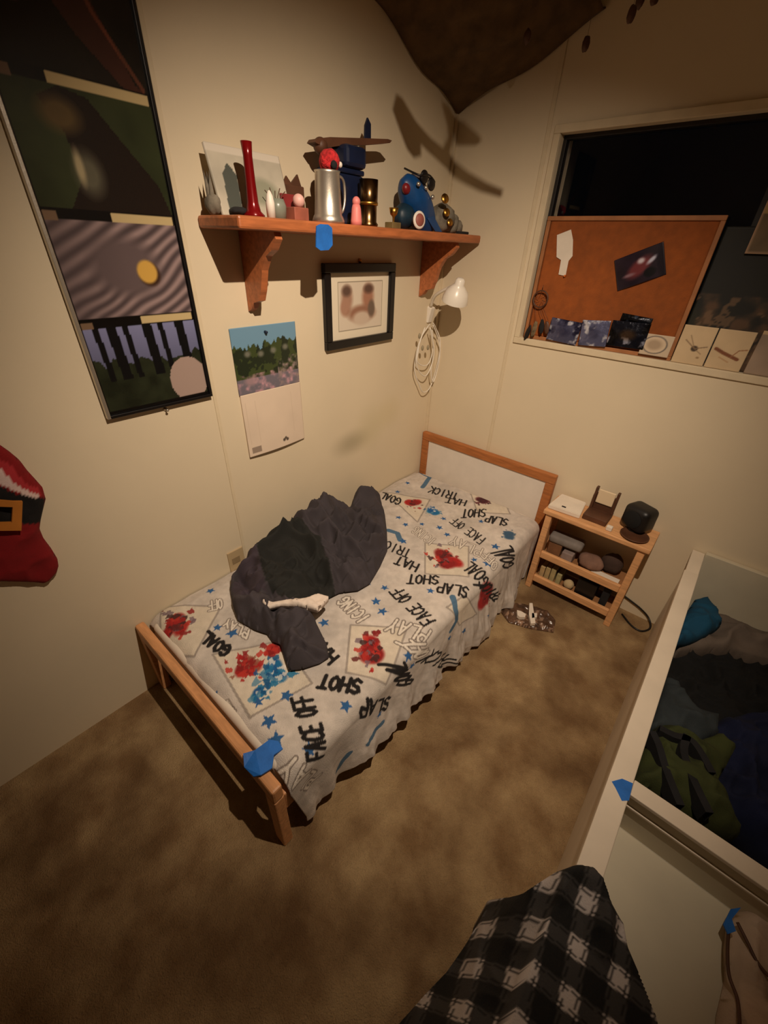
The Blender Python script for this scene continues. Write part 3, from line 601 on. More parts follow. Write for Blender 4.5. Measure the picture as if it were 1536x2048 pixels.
pc.mix(m3*inpoly(pc.x, pc.y, [(.10, .87), (.15, .87), (.20, .78), (.255, .67), (.285, .655), (.235, .655), (.16, .72), (.10, .80)])*.55, (96, 50, 40)); pc.mix(m3*np.clip(fbm(pc.x, pc.y, 22, 12)*2-.8, 0, 1)*(pc.x < .11)*(pc.y > .74), (168, 110, 92)); pc.ell(.045, .80, .05, .035, (150, 92, 78), .9, .6, .8); pc.ell(.02, .765, .03, .02, (170, 112, 98), .9, a=.7); pc.ell(.10, .83, .03, .02, (110, 66, 56), .9, a=.7); pc.line([(.17, .83), (.20, .76), (.27, .665)], .008, (160, 86, 60), .5)
for y0, f in ((ys[1]-.016, .50), (ys[2]-.018, .48), (ys[3]-.018, .30)):
    pc.rect(0, y0, PW, y0+.02, (14, 12, 12)); pc.rect(PW*f, y0+.001, PW-.006, y0+.018, (196, 174, 128)); pc.rect(.004, y0-.001, .03, y0+.014, (120, 96, 76))
pf = empty('poster_frame', (.0, -1.37, 1.013), 'tall narrow black framed poster of four stacked nature photographs', 'poster')
panel('poster_print', pc, (.012, -1.5115, 1.019), (0, 1, 0), (0, 0, 1), .004, GLOSS, pf)
bm = bmesh.new(); a, b_, c_, d_ = -1.519, -1.222, 1.012, 1.926; t = .008
bx(bm, (.001, a+t, c_), (.018, b_, c_+t), .001); bx(bm, (.001, a+t, d_-t), (.018, b_, d_), .001); bx(bm, (.001, b_-t, c_+t), (.018, b_, d_-t), .001)
from_bm('frame', bm, BLACKF, pf)
tag(box('frame_side', (.001, a, c_), (.018, a+t, d_), PEWTER, pf, .001), 'silver left edge of the frame')
# framed print with a mat
fc = Canvas(.322, .226, .0028, (226, 214, 190)); fc.line([(.040, .030), (.282, .030), (.282, .196), (.040, .196)], .002, (90, 80, 64), closed=True); fc.rect(.043, .033, .279, .193, (214, 200, 180))
fc.ell(.085, .14, .028, .040, (166, 128, 106), .7); fc.ell(.083, .166, .024, .018, (96, 72, 60), .8); fc.ell(.075, .11, .026, .03, (170, 130, 108), .5)
fc.ell(.200, .14, .032, .044, (164, 116, 92), .7); fc.ell(.203, .170, .027, .016, (92, 66, 54), .8); fc.ell(.165, .085, .075, .030, (150, 108, 86), .5); fc.ell(.165, .068, .05, .025, (200, 180, 160), .5); fc.ell(.22, .10, .02, .03, (110, 92, 78), .5)
ff = empty('framed_photograph', (0, -.55, 1.08), 'black framed photograph with a cream mat, hung under the pine shelf', 'framed picture')
panel('photo_print', fc, (.008, -.7085, 1.109), (0, 1, 0), (0, 0, 1), .004, PRINT, ff)
bm = bmesh.new(); a, b_, c_, d_, t = -.741, -.357, 1.080, 1.364, .030
bx(bm, (.001, a, c_), (.020, b_, c_+t), .003); bx(bm, (.001, a, d_-t), (.020, b_, d_), .003); bx(bm, (.001, a, c_+t), (.020, a+t, d_-t), .003); bx(bm, (.001, b_-t, c_+t), (.020, b_, d_-t), .003)
from_bm('frame', bm, BLACKF, ff); lathe('hanger', [(0, 0), (.008, 0), (.006, .006), (0, .008)], (.001, -.549, 1.3705), BRASS, ff, axis=(1, 0, 0), n=10)
# calendar
ca = Canvas(.250, .205, .0025, (112, 150, 176)); yv = ca.y/.205
treel = .62+.12*vnoise(ca.x, ca.x*0, 40, 3)+.10*vnoise(ca.x, ca.x*0, 140, 5); ca.mix(yv < treel, (38, 46, 32)); ca.mix((yv < treel)*(fbm(ca.x, ca.y, 40, 4) > .55)*.7, (72, 84, 44)); ca.mix((yv < .24)*1., (112, 106, 116)); ca.mix((yv < .3)*np.clip(fbm(ca.x, ca.y, 60, 14)*3-1.4, 0, 1), (196, 150, 160))
ca.mix((ca.x > .16)*(yv < .5)*np.clip(fbm(ca.x, ca.y, 70, 24)*3-1.3, 0, 1), (150, 130, 128)); ca.ell(.05, .04, .022, .014, (176, 140, 144), .9, a=.7)
for x_, y_ in ((.05, .125), (.10, .12), (.15, .125), (.20, .13)): ca.ell(x_, y_, .011, .009, (130, 128, 116), .9, a=.8)
cb = Canvas(.250, .222, .0025, (220, 200, 178)); cb.rect(.012, .012, .048, .034, (150, 132, 116)); cb.noise(.04, 10, 2)
for x_, y_, r_ in ((.150, .026, .006), (.158, .032, .005), (.165, .025, .006)): cb.ell(x_, y_, r_, r_, (84, 72, 62), .4)
for k in range(5): cb.rect(.012, .045+.03*k, .24, .0458+.03*k, (208, 188, 166))
for k in range(6): cb.rect(.012+.038*k, .045, .0128+.038*k, .195, (208, 188, 166))
wc = empty('wall_calendar', (0, -1.0, .765), 'open wall calendar with a lakeside garden photo, pinned to the left wall', 'calendar')
panel('calendar_picture', ca, (.006, -1.124, .988), (0, 1, 0), (0, 0, 1), .003, GLOSS, wc)
panel('calendar_page', cb, (.010, -1.122, .766), (0, 1, .0), (-.015, 0, 1), .004, PRINT, wc, dz=lambda x, y: .006*np.sin(x*14)*(1-y/.23))
tag(lathe('pin', [(0, 0), (.005, 0), (.004, .01), (0, .011)], (.006, -.998, 1.172), NAVY, wc, axis=(1, 0, 0), n=12), 'blue pin')
# socket plate and screw heads
op = empty('outlet_plate', (0, -1.25, .27), 'beige outlet plate on the left wall behind the jacket', 'outlet plate')
box('plate', (0, -1.281, .275), (.006, -1.216, .412), mat('plate_tan', (186, 162, 124), .6), op, .002)
for z_ in (.31, .365): box('socket', (.0062, -1.268, z_-.012), (.008, -1.235, z_+.016), mat('socket_beige', (150, 128, 96), .5), op, .001)
tag(lathe('wall_hook', [(0, 0), (.006, 0), (.006, .002), (.002, .004), (.002, .012), (.004, .015), (0, .016)], (.0005, -1.364, 1.000), PEWTER, axis=(1, 0, 0), n=10), 'tiny metal hook in the wall right under the tall poster', 'hook')
# christmas stocking
SO = [(0, 190), (130, 280), (250, 380), (340, 500), (450, 620), (520, 700), (560, 840), (530, 960), (500, 1090), (485, 1200), (530, 1310), (620, 1430), (700, 1560), (715, 1650), (690, 1730), (600, 1830), (540, 1860), (400, 1845), (0, 1835)]
def spx(X_, Y_): p = U(X_/6.025, 860+Y_/6.025, 0, .02); return (p[1], p[2])
SP = [spx(*p) for p in SO]+[(-1.99, .66), (-2.06, .72), (-2.05, .86), (-2.0, .98), (-1.99, 1.09), (-1.88, 1.10)]
belt = [spx(-900, 560), spx(0, 650), spx(160, 740), spx(460, 800), spx(560, 830), spx(500, 1105), spx(215, 1105), spx(0, 1160), spx(-900, 1200)]
white = [spx(-900, 200), spx(0, 450), spx(130, 600), spx(300, 700), spx(470, 770), spx(460, 805), spx(300, 770), spx(0, 640), spx(-900, 420)]
inner = [spx(-900, 60), spx(0, 340), spx(150, 440), spx(280, 620), spx(440, 690), spx(500, 790), spx(300, 730), spx(100, 600), spx(0, 460), spx(-900, 200)]
buckle = [spx(-900, 700), spx(225, 800), spx(215, 1150), spx(-900, 1160)]; bhole = [spx(-500, 830), spx(100, 875), spx(90, 1050), spx(-500, 1040)]
def scol(x, y):
    c = np.tile(np.array([128, 8, 14.]), (len(x), 1))
    c[inpoly(x, y, belt)] = (14, 10, 10); c[inpoly(x, y, inner)] = (168, 40, 46); c[inpoly(x, y, white)] = (216, 190, 184)
    return c*(1+.12*(fbm(x, y, 40, 5)-.5))[:, None]
st = pile('christmas_stocking', SP, .014, .020, scol, FELT, res=.005, fold=.004, fs=12, seed=9, base=.001, plane='x', edge=.03)
tag(st, 'red felt christmas stocking with a black belt and gold buckle, hung at the left', 'stocking')
bk = [spx(120, 805), spx(228, 805), spx(215, 1150), spx(-420, 1150), spx(-400, 1065), spx(100, 1055), spx(110, 870), spx(-380, 850), spx(-380, 760)]
tag(prism('buckle', ([(.052, a, b_) for a, b_ in bk], [(.044, a, b_) for a, b_ in bk]), mat('gold_buckle', (186, 116, 44), .5, var=.1), st), 'gold buckle')

# clip lamp with its looped flex, clipped below the right bracket
lm = empty('clip_lamp', (.05, -.10, 1.10), 'small white clip lamp with looped cord under the right end of the shelf', 'lamp')
la = Vector((.30, -.15, 1)).normalized(); lc = Vector(U(909, 603, 1, -.165))
lathe('lamp_shade', [(.056, 0), (.055, .014), (.046, .042), (.029, .060), (.020, .070), (.019, .086), (.012, .092), (0, .093), (0, .087), (.012, .08), (.026, .058), (.043, .040), (.053, .012)], lc, SHADEW, lm, axis=la)
ell('bulb', lc+la*.02, (.018, .018, .02), SHADEW, lm)
top = lc+la*.07
tube('lamp_arm', spline([top, top+Vector((-.03, .02, -.005)), U(872, 590, 1, -.12), U(862, 612, 1, -.085)]), .007, SHADEW, lm)
cl0 = Vector(U(858, 628, 1, -.07))
box('clip', cl0-Vector((.016, .018, .036)), cl0+Vector((.016, .018, .034)), SHADEW, lm, .005, Matrix.Rotation(math.radians(12), 3, 'Y'))
CX = .028
for P in ([(860, 648), (846, 668), (834, 700), (829, 740), (838, 768), (846, 784), (858, 778), (868, 752), (878, 712), (880, 680), (872, 656), (866, 646)],
          [(858, 650), (842, 676), (836, 705), (834, 722), (842, 730), (854, 730), (862, 716), (866, 690), (864, 660)],
          [(866, 650), (876, 676), (880, 706), (874, 742), (866, 764), (862, 740), (868, 700), (862, 664)],
          [(850, 655), (838, 690), (832, 720), (838, 742), (850, 752), (860, 738), (868, 704), (860, 655)]):
    CX += .005; pts = [U(u, v, 0, CX) for u, v in P]
    pts = [p if p[1] < -.016 else U(u, v, 1, -.018) for p, (u, v) in zip(pts, P)]
    tube('cord', spline(pts), .0026, SHADEW, lm)
o = None
for (u, v) in ((839, 672), (845, 696), (856, 695)): p = U(u, v, 0, CX+.006); ell('cord_switch' if u == 839 else 'plug', p, (.006, .007, .012), mat('grey_plug', (150, 138, 112), .5), lm)

# ================================================================== WINDOW SILL
ckb = Canvas(.535, .400, .006, (146, 76, 26)); ckb.noise(.12, 5, 3); ckb.noise(.1, 60, 5)
cb_ = empty('cork_board', (.73, .014, WZ0), 'orange cork board in a thin pale wood frame, standing in the window', 'cork board')
YB = .014
panel('cork', ckb, (.466, YB, WZ0+.014), (1, 0, 0), (0, 0, 1), .006, cmat('cork', .9, bump=.4, bscale=260), cb_)
bm = bmesh.new(); a, b_, c_, d_, t = .4505, 1.016, WZ0+.0005, WZ0+.428, .014
FRW = mat('board_frame', (160, 104, 62), .6, var=.12)
bx(bm, (a, YB-.006, c_), (b_, YB+.006, c_+t), .002); bx(bm, (a, YB-.006, d_-t), (b_, YB+.006, d_), .002); bx(bm, (a, YB-.006, c_+t), (a+t, YB+.006, d_-t), .002); bx(bm, (b_-t, YB-.006, c_+t), (b_, YB+.006, d_-t), .002)
from_bm('board_frame', bm, FRW, cb_)
def W2(P, y): return [tuple(U(u, v, 1, y)) for u, v in P]
nt_ = empty('pinned_note', U(1130, 500, 1, YB-.004), 'torn white paper note pinned at the upper left of the cork board', 'note')
slab('paper', W2([(1114, 470), (1142, 459), (1146, 480), (1145, 512), (1137, 522), (1131, 552), (1117, 549), (1122, 520), (1113, 514)], YB-.003), .001, PAPER, nt_)
lathe('pin', [(0, 0), (.005, 0), (.003, .008), (0, .009)], U(1130, 552, 1, YB-.001), mat('orange_pin', (210, 110, 40), .4), nt_, axis=(0, -1, 0), n=10)
p00, p10, p01 = (U(1235, 582, 1, YB-.004), U(1332, 549, 1, YB-.004), U(1232, 520, 1, YB-.004)); wv, hv = np.linalg.norm(p10-p00), np.linalg.norm(p01-p00)
pcv = Canvas(wv, hv, .003, (40, 30, 42)); pcv.noise(.3, 20, 2); pcv.ell(wv*.5, hv*.5, wv*.28, hv*.22, (110, 52, 56), .6, .5); pcv.ell(wv*.55, hv*.68, wv*.07, hv*.08, (200, 190, 200), .9); pcv.ell(wv*.76, hv*.60, wv*.11, hv*.06, (190, 190, 210), .9, .5); pcv.ell(wv*.28, hv*.36, wv*.12, hv*.05, (130, 100, 110), .9); pcv.ell(wv*.7, hv*.25, wv*.12, hv*.14, (16, 16, 22), .4); pcv.ell(wv*.95, hv*.4, wv*.1, hv*.5, (24, 18, 30), .6)
uu = (p10-p00)/wv; vv = np.cross(uu, np.array([0, 1., 0])); vv = -vv if vv[2] < 0 else vv
o = panel('pinned_photo', pcv, p00, uu, vv, .001, GLOSS, dz=lambda x, y: .004*np.sin(x*26)); tag(o, 'dark purple red photo print pinned crooked on the cork board', 'photograph')
# dream catcher
dc = empty('dream_catcher', U(1080, 600, 1, .0), 'small brown dream catcher with feathers at the lower left of the window', 'dream catcher')
c0 = U(1081, 598, 1, -.004); rr = .030
ring = [c0+np.array([rr*math.cos(a), 0, rr*math.sin(a)]) for a in np.linspace(0, 2*math.pi, 25)[:-1]]
tube('hoop', ring, .003, BROWN, dc, closed=True)
bm = bmesh.new()
for k in range(8): tube_bm(bm, [ring[k*3], c0+np.array([.010*math.cos(k*.785+.6), 0, .010*math.sin(k*.785+.6)])], .0007, 4)
from_bm('web', bm, BROWN, dc)
tube('hanging_cord', [ring[6], ring[6]+np.array([0, 0, .02])], .001, BROWN, dc)
for k, (u, v, m_, L_) in enumerate(((1056, 662, BLACKP, .05), (1069, 655, mat('speckled_feather', (110, 92, 66), .9, var=.5, scale=60), .05), (1084, 650, DARKC, .045), (1094, 652, BROWN, .04))):
    p = U(u, v, 1, -.012); tube('thread', [ring[14+k*2], p+np.array([0, 0, .02])], .0008, BROWN, dc, 4)
    ell('feather', p-np.array([0, 0, .006]), (.010, .003, L_*.62), m_, dc, Matrix.Rotation(math.radians((14, 4, -8, -14)[k]), 3, 'Y'), noise=.1, seed=k)
# foil packs and a card leaning on the cork board
def foilp(name, quad, cols, label, seed, grp='shiny packets along the bottom of the cork board', y=-.004, th=.004, cat='packet'):
    q = [U(u, v, 1, y) for u, v in quad]; w_ = np.linalg.norm(q[1]-q[0]); h_ = np.linalg.norm(q[3]-q[0])
    c = Canvas(w_, h_, .0025, cols[0]); f1 = fbm(c.x, c.y, 24, seed); f2 = fbm(c.x, c.y, 40, seed+5)
    c.mix(np.clip((f1-.45)*6, 0, 1), cols[1]); c.mix(np.clip((f2-.6)*9, 0, 1), cols[2]); c.ell(w_*.5, h_*.5, w_*.2, h_*.2, cols[3], .8, a=.6)
    u_ = (q[1]-q[0])/w_; v_ = -np.cross(u_, np.array([0, -1., 0])); v_ = v_ if v_[2] > 0 else -v_; 
    o = panel(name, c, q[0], u_, v_, th, FOIL, dz=lambda x, y_: .006*np.sin(np.pi*x/w_)*np.sin(np.pi*y_/h_)+.003*(fbm(x, y_, 50, seed)-.5))
    return tag(o, label, cat, grp)
foilp('foil_packet', [(1092, 678), (1150, 691), (1154, 640), (1100, 634)], [(96, 98, 130), (40, 40, 66), (220, 224, 240), (60, 60, 90)], 'silver blue foil packet, leftmost on the sill beside the dream catcher', 1)
foilp('foil_packet', [(1156, 690), (1210, 694), (1212, 645), (1160, 640)], [(110, 114, 150), (50, 52, 80), (226, 230, 246), (80, 80, 110)], 'second silver blue foil packet, right of the first one on the sill', 2)
foilp('snack_packet', [(1212, 690), (1285, 700), (1300, 650), (1218, 640)], [(26, 28, 40), (16, 14, 16), (180, 186, 210), (110, 80, 50)], 'dark glossy packet with a brown centre, right of the silver packets', 3)
foilp('snack_packet', [(1240, 640), (1300, 652), (1296, 636), (1250, 628)], [(20, 24, 34), (14, 14, 18), (60, 70, 90), (30, 30, 40)], 'small black packet tucked behind the brown centred packet', 4, y=.004)
oc = Canvas(.095, .070, .0025, (196, 176, 150)); oc.ell(.042, .036, .040, .030, (90, 84, 80), .08); oc.ell(.042, .036, .036, .027, (206, 184, 156), .1); oc.ell(.040, .036, .024, .017, (168, 146, 120), .6)
o = panel('oval_card', oc, U(1276, 708, 1, -.004)+np.array([0, 0, .002]), (1, 0, 0), (0, .06, 1), .0015, PRINT); tag(o, 'pale card with an oval print at the lower right of the cork board', 'card')
def bug(px, w_, h_, kind):
    c = Canvas(w_, h_, .0022, (206, 180, 142)); c.noise(.05, 20, kind)
    if kind == 1:
        c.ell(w_*.55, h_*.42, .010, .009, (62, 48, 34), .4); c.line([(w_*.2, h_*.62), (w_*.55, h_*.42), (w_*.9, h_*.5)], .003, (130, 104, 76)); c.line([(w_*.3, h_*.75), (w_*.55, h_*.42), (w_*.8, h_*.3)], .002, (130, 104, 76)); c.ell(w_*.75, h_*.2, .005, .003, (150, 120, 84), .6)
    else:
        c.line([(w_*.12, h_*.50), (w_*.35, h_*.42), (w_*.8, h_*.30)], .010, (124, 72, 40)); c.line([(w_*.1, h_*.48), (w_*.3, h_*.46)], .003, (110, 62, 36)); c.line([(w_*.6, h_*.33), (w_*.75, h_*.52), (w_*.95, h_*.56)], .003, (150, 100, 64)); c.line([(w_*.3, h_*.3), (w_*.6, h_*.2)], .003, (180, 140, 100))
    return c
for i, (x0, x1, l) in enumerate(((1.019, 1.118, 'cream card with a dark beetle drawing, right of the cork board'), (1.120, 1.222, 'cream card with a brown grasshopper drawing, beside the beetle card'))):
    o = panel('insect_card', bug(0, x1-x0-.002, .122, i+1), (x0, .004, WZ0+.001), (1, 0, 0), (0, .06, 1), .0015, PRINT); tag(o, l, 'card', 'insect drawing cards')
gc = Canvas(.20, .13, .004, (150, 130, 112)); gc.noise(.2, 9, 4); gc.rect(0, .118, .2, .13, (196, 168, 130))
o = panel('grey_card', gc, (1.232, .004, WZ0+.001), (1, 0, 0), (0, .06, 1), .0015, PRINT); tag(o, 'plain greyish card at the right edge of the window, beside the grasshopper card', 'card')
dp = Canvas(.52, .40, .006, (14, 14, 10)); dp.mix(np.clip((fbm(dp.x, dp.y, 8, 3)-.5)*4, 0, 1)*.8, (34, 34, 16)); dp.mix((dp.y < .22)*np.clip((fbm(dp.x, dp.y, 22, 6)-.4)*4, 0, 1), (84, 60, 40)); dp.ell(.245, .165, .022, .016, (170, 128, 60), .7); dp.mix((dp.y < .21)*(fbm(dp.x, dp.y, 30, 16) > .62)*.8, (110, 84, 60))
o = panel('nature_poster', dp, (1.02, .020, WZ0+.001), (1, 0, 0), (0, .015, 1), .0015, PRINT); tag(o, 'dark poster of forest ground leaning on the window behind the insect cards', 'poster')
tp = Canvas(.24, .13, .004, (112, 92, 66)); tp.rect(0, .098, .24, .13, (190, 160, 100)); tp.noise(.2, 20, 7); tp.line([(0.001, 0.001), (.24, .001)], .006, (190, 156, 130)); tp.line([(.001, 0), (.001, .13)], .006, (190, 156, 130))
o = panel('window_photo', tp, tuple(U(1489, 507, 1, .014)), (1, 0, 0), (0, .0, 1), .0015, PRINT); tag(o, 'pale bordered photo stuck in front of the dark poster, at the right edge', 'photograph')

# ================================================================== NIGHTSTAND
NX0, NX1, NY0, NY1, NH = .795, 1.222, -.172, -.012, .458
ns = empty('nightstand', (1.0, -.09, 0), 'small open beech nightstand with two shelves, beside the headboard', 'nightstand')
box('top', (NX0-.004, NY0-.006, NH-.022), (NX1+.004, NY1+.006, NH), STANDW, ns, .004)
for x0 in (NX0+.008, NX1-.038):
    for y0 in (NY0+.004, NY1-.034): box('leg', (x0, y0, 0), (x0+.028, y0+.028, NH-.022), STANDW, ns, .003)
for z0 in (.196, .048):
    box('front_rail', (NX0+.036, NY0+.006, z0), (NX1-.038, NY0+.024, z0+.036), STANDW, ns, .003)
    box('shelf', (NX0+.036, NY0+.024, z0+.002), (NX1-.038, NY1-.004, z0+.012), mat('shelf_board', (150, 104, 66), .6, var=.15), ns, .001)
box('side_panel', (NX0+.012, NY0+.034, .05), (NX0+.022, NY1-.036, NH-.024), STANDW, ns, .001)
# things on the top
def topp(P, z=NH): return [np.array([*U(u, v, 2, z)[:2], 0]) for u, v in P]
nb = empty('white_case', (.87, -.09, NH), 'flat white plastic case on the left of the nightstand top', 'case')
Q = [np.array(p, float) for p in ((.800, -.160, 0), (.936, -.150, 0), (.920, -.022, 0), (.808, -.022, 0))]
prism('case_body', ([p+np.array([0, 0, NH+.022]) for p in Q], [p+np.array([0, 0, NH+.0005]) for p in Q]), CREAM if False else PAPER, nb, bev=.003)
box('case_latch', (.850, -.140, NH+.0222), (.868, -.132, NH+.025), DARKC, nb, .001)
ph = empty('wooden_stand', (.99, -.07, NH), 'dark wooden desk stand with a cream tile, centre of the nightstand top', 'desk stand')
box('stand_base', (.942, -.135, NH+.0005), (1.040, -.030, NH+.026), BROWN, ph, .003)
for x0 in (.944, 1.030): box('stand_post', (x0, -.062, NH+.026), (x0+.010, -.040, NH+.128), BROWN, ph, .002)
box('stand_back', (.954, -.052, NH+.026), (1.030, -.044, NH+.10), BROWN, ph, .001)
tag(box('tile', (.958, -.060, NH+.058), (1.026, -.0525, NH+.122), CREAM, ph, .003), 'cream tile')
spk = empty('speaker', (1.13, -.07, NH), 'rounded black speaker on the right of the nightstand top', 'speaker')
Rz = Matrix.Rotation(math.radians(-24), 3, 'Z')
box('speaker_body', (1.083, -.112, NH+.012), (1.190, -.022, NH+.118), BLACKP, spk, .026, Rz, True, 5)
c_s = Vector((1.1365, -.067, NH+.064))+Rz@Vector((0, -.046, 0))
lathe('grille', [(0, .002), (.036, .002), (.038, 0), (.036, -.002)], c_s, mat('speaker_mesh', (8, 8, 9), .9, bump=.6, bscale=700), spk, axis=Rz@Vector((0, -1, 0)))
lathe('foot', [(0, 0), (.034, 0), (.030, .014), (0, .014)], (1.1365, -.067, NH+.0005), BLACKP, spk)
o = tag(box('white_charger', (1.046, -.158, NH+.0005), (1.070, -.138, NH+.022), PAPER, bev=.004), 'tiny white charger cube at the nightstand front, beside the dark coaster', 'charger')
o = tag(lathe('coaster', [(0, .001), (.040, .001), (.052, .007), (.054, .012), (.050, .012), (.040, .005), (0, .005)], (1.150, -.125, NH), BROWN, n=40), 'shallow dark round dish in front of the black speaker', 'dish')
# things on the two shelves
S1, S2 = .209, .061
def cushion(name, lo, hi, m, bev=.012, rz=0): return box(name, lo, hi, m, bev=bev, rot=Matrix.Rotation(math.radians(rz), 3, 'Z'), sm=True, seg=3)
tag(box('cardboard_box', (.845, -.13, S1), (.905, -.05, S1+.07), BRNC, bev=.002), 'brown cardboard box at the left of the upper nightstand shelf', 'box')
tag(cushion('folded_cloth', (.835, -.135, S1+.0705+.02), (.985, -.06, S1+.13), GREYC, .014, 3), 'grey folded cloth above the cardboard box in the nightstand', 'cloth')
bpy.data.objects['folded_cloth'].location.z = S1+.0705
tag(box('tissue_box', (.915, -.145, S1), (.965, -.07, S1+.055), mat('grey_mauve', (140, 122, 116), .8, var=.15), bev=.004), 'small mauve grey box in the middle of the upper nightstand shelf', 'box')
tag(ell('brown_pouch', (1.035, -.10, S1+.036), (.055, .045, .036), mat('brown_fabric', (128, 96, 80), .9, var=.2, bump=.4), noise=.08, seed=2), 'soft brown pouch right of the mauve box in the nightstand', 'pouch')
tag(ell('dark_pouch', (1.115, -.065, S1+.05), (.045, .035, .05), mat('dark_brown_fabric', (62, 44, 36), .9, var=.2, bump=.4), noise=.08, seed=5), 'dark brown pouch behind the white papers in the nightstand', 'pouch')
for k in range(3): tag(box('paper_sheet', (1.035+.01*k, -.150+.004*k, S1+.0005+.004*k if False else S1+.0005+.0045*k), (1.150+.01*k, -.105, S1+.004+.0045*k), PAPER, bev=0), ('lowest sheet of the white papers in the nightstand', 'middle sheet of the white papers in the nightstand', 'top sheet of the white papers in the nightstand')[k], 'paper', 'white papers on the upper shelf')
for k, (x0, l) in enumerate(((.842, 'leftmost cream notebook'), (.868, 'second cream notebook from the left'), (.894, 'third cream notebook from the left'), (.924, 'fourth cream notebook from the left'))):
    tag(box('notebook', (x0, -.128, S2), (x0+.022, -.04, S2+.062+.008*(k % 3)), mat('cream_cover', (186-k*6, 158, 112), .8, var=.15), bev=.002), l+' on the lower nightstand shelf', 'notebook', 'notebooks on the lower shelf')
tag(ell('wool_ball', (.985, -.115, S2+.024), (.024, .024, .024), mat('wool', (190, 166, 126), .95, var=.2, bump=.8, bscale=120), noise=.05, seed=4), 'cream wool ball beside the black box in the nightstand', 'wool ball')
tag(box('black_box', (1.02, -.138, S2), (1.105, -.05, S2+.10), BLACKP, bev=.003), 'black box on the right of the lower nightstand shelf', 'box')
tag(box('dark_book', (1.13, -.135, S2), (1.160, -.04, S2+.11), DARKC, bev=.002), 'thin dark book at the right end of the lower nightstand shelf', 'book')
# cable on the floor
cp = [U(1252, 1212, 1, -.012)] if False else None
P = [U(1246, 1190, 1, -.008), U(1262, 1202, 1, -.008), U(1282, 1218, 1, -.008), U(1297, 1238, 1, -.010)+np.array([0, 0, .004]), U(1300, 1256, 2, .006), U(1282, 1262, 2, .006), U(1262, 1250, 2, .006), U(1244, 1228, 2, .006)]
tag(tube('power_cable', spline(P), .004, BLACKP), 'thin black cable looping to the floor between nightstand and white box', 'cable')
# clear packaging with white piece on the carpet
pk = empty('toy_package', (.94, -.35, 0), 'brown blister pack with a white plastic piece, on the carpet beside the bed', 'packaging')
pp = [tuple(U(u, v, 2, .01)[:2]) for u, v in ((1002, 1222), (1018, 1243), (1060, 1255), (1108, 1263), (1112, 1240), (1096, 1222), (1050, 1207), (1022, 1205))]
pile('wrapper', pp, .004, .014, lambda x, y: np.array([84, 62, 48.])*(.6+.9*fbm(x, y, 30, 3))[:, None]+(fbm(x, y, 60, 8) > .62)[:, None]*np.array([60, 54, 48.]), GLOSS, pk, res=.004, fold=.010, fs=24, seed=5, base=.0005, edge=.02)
wp = [[(1034, 1220), (1042, 1222), (1052, 1228), (1050, 1234), (1040, 1234), (1035, 1230)], [(1059, 1206), (1065, 1206), (1071, 1246), (1062, 1247), (1058, 1228)], [(1064, 1226), (1074, 1226), (1074, 1234), (1064, 1236)]]
bm = bmesh.new()
for q in wp:
    A = [bm.verts.new(U(u, v, 2, .036)) for u, v in q]; B = [bm.verts.new(np.array(U(u, v, 2, .036))-np.array([0, 0, .016])) for u, v in q]
    bm.faces.new(A); bm.faces.new(B[::-1])
    for i in range(len(A)): bm.faces.new((A[i-1], B[i-1], B[i], A[i]))
tag(from_bm('plastic_piece', bm, PAPER, pk), 'white plastic piece')

# ================================================================== WHITE STORAGE BOX BED ON THE RIGHT
sb = empty('storage_bench', (1.75, -.95, 0), 'long open white storage bench along the right side, filled with clothes', 'storage bench')
BXR = 2.26; YE = -2.0
box('side_panel', (1.364, YE, 0), (1.384, -.004, .414), WHITEB, sb, .001)
box('top_rail', (1.348, YE, .400 if False else .4145), (1.394, -.180, .438), WHITEB, sb, .002)
box('corner_block', (1.352, -.1795, .4145), (1.394, -.004, .434), WHITEB, sb, .002)
box('back_panel', (1.3945, -.026, .0), (BXR, -.004, .446), BOXIN, sb, .002)
box('cross_board', (1.385, -1.142, .296), (BXR, -1.116, .426), BOXIN, sb, .001)
box('cross_cap', (1.3945, -1.150, .4265), (BXR, -1.110, .438), WHITEB, sb, .002)
box('moulding', (1.385, -1.147, .385), (BXR, -1.1425, .391), WHITEB, sb, .001)
box('lid_panel', (1.3845, YE, .272), (BXR, -1.1425, .2955), BOXIN, sb, .001)
box('far_panel', (BXR+.0005, YE, 0), (BXR+.02, -.004, .438), WHITEB, sb, .001)
box('bottom_panel', (1.3845, -1.1155, .05), (BXR, -.027, .07), BOXIN, sb, .001)
box('end_panel', (1.3845, YE, 0), (BXR, YE+.02, .2715), BOXIN, sb, .001)
o = slab('painters_tape', [np.array(p) for p in ((1.356, -1.150, .4385), (1.372, -1.128, .4385), (1.393, -1.122, .4385), (1.3955, -1.165, .4385), (1.384, -1.176, .4385), (1.366, -1.158, .4385))], .0025, TAPE)
tag(o, 'scrap of blue tape on the white bench rail where the cross board meets it', 'tape', 'blue tape markers')
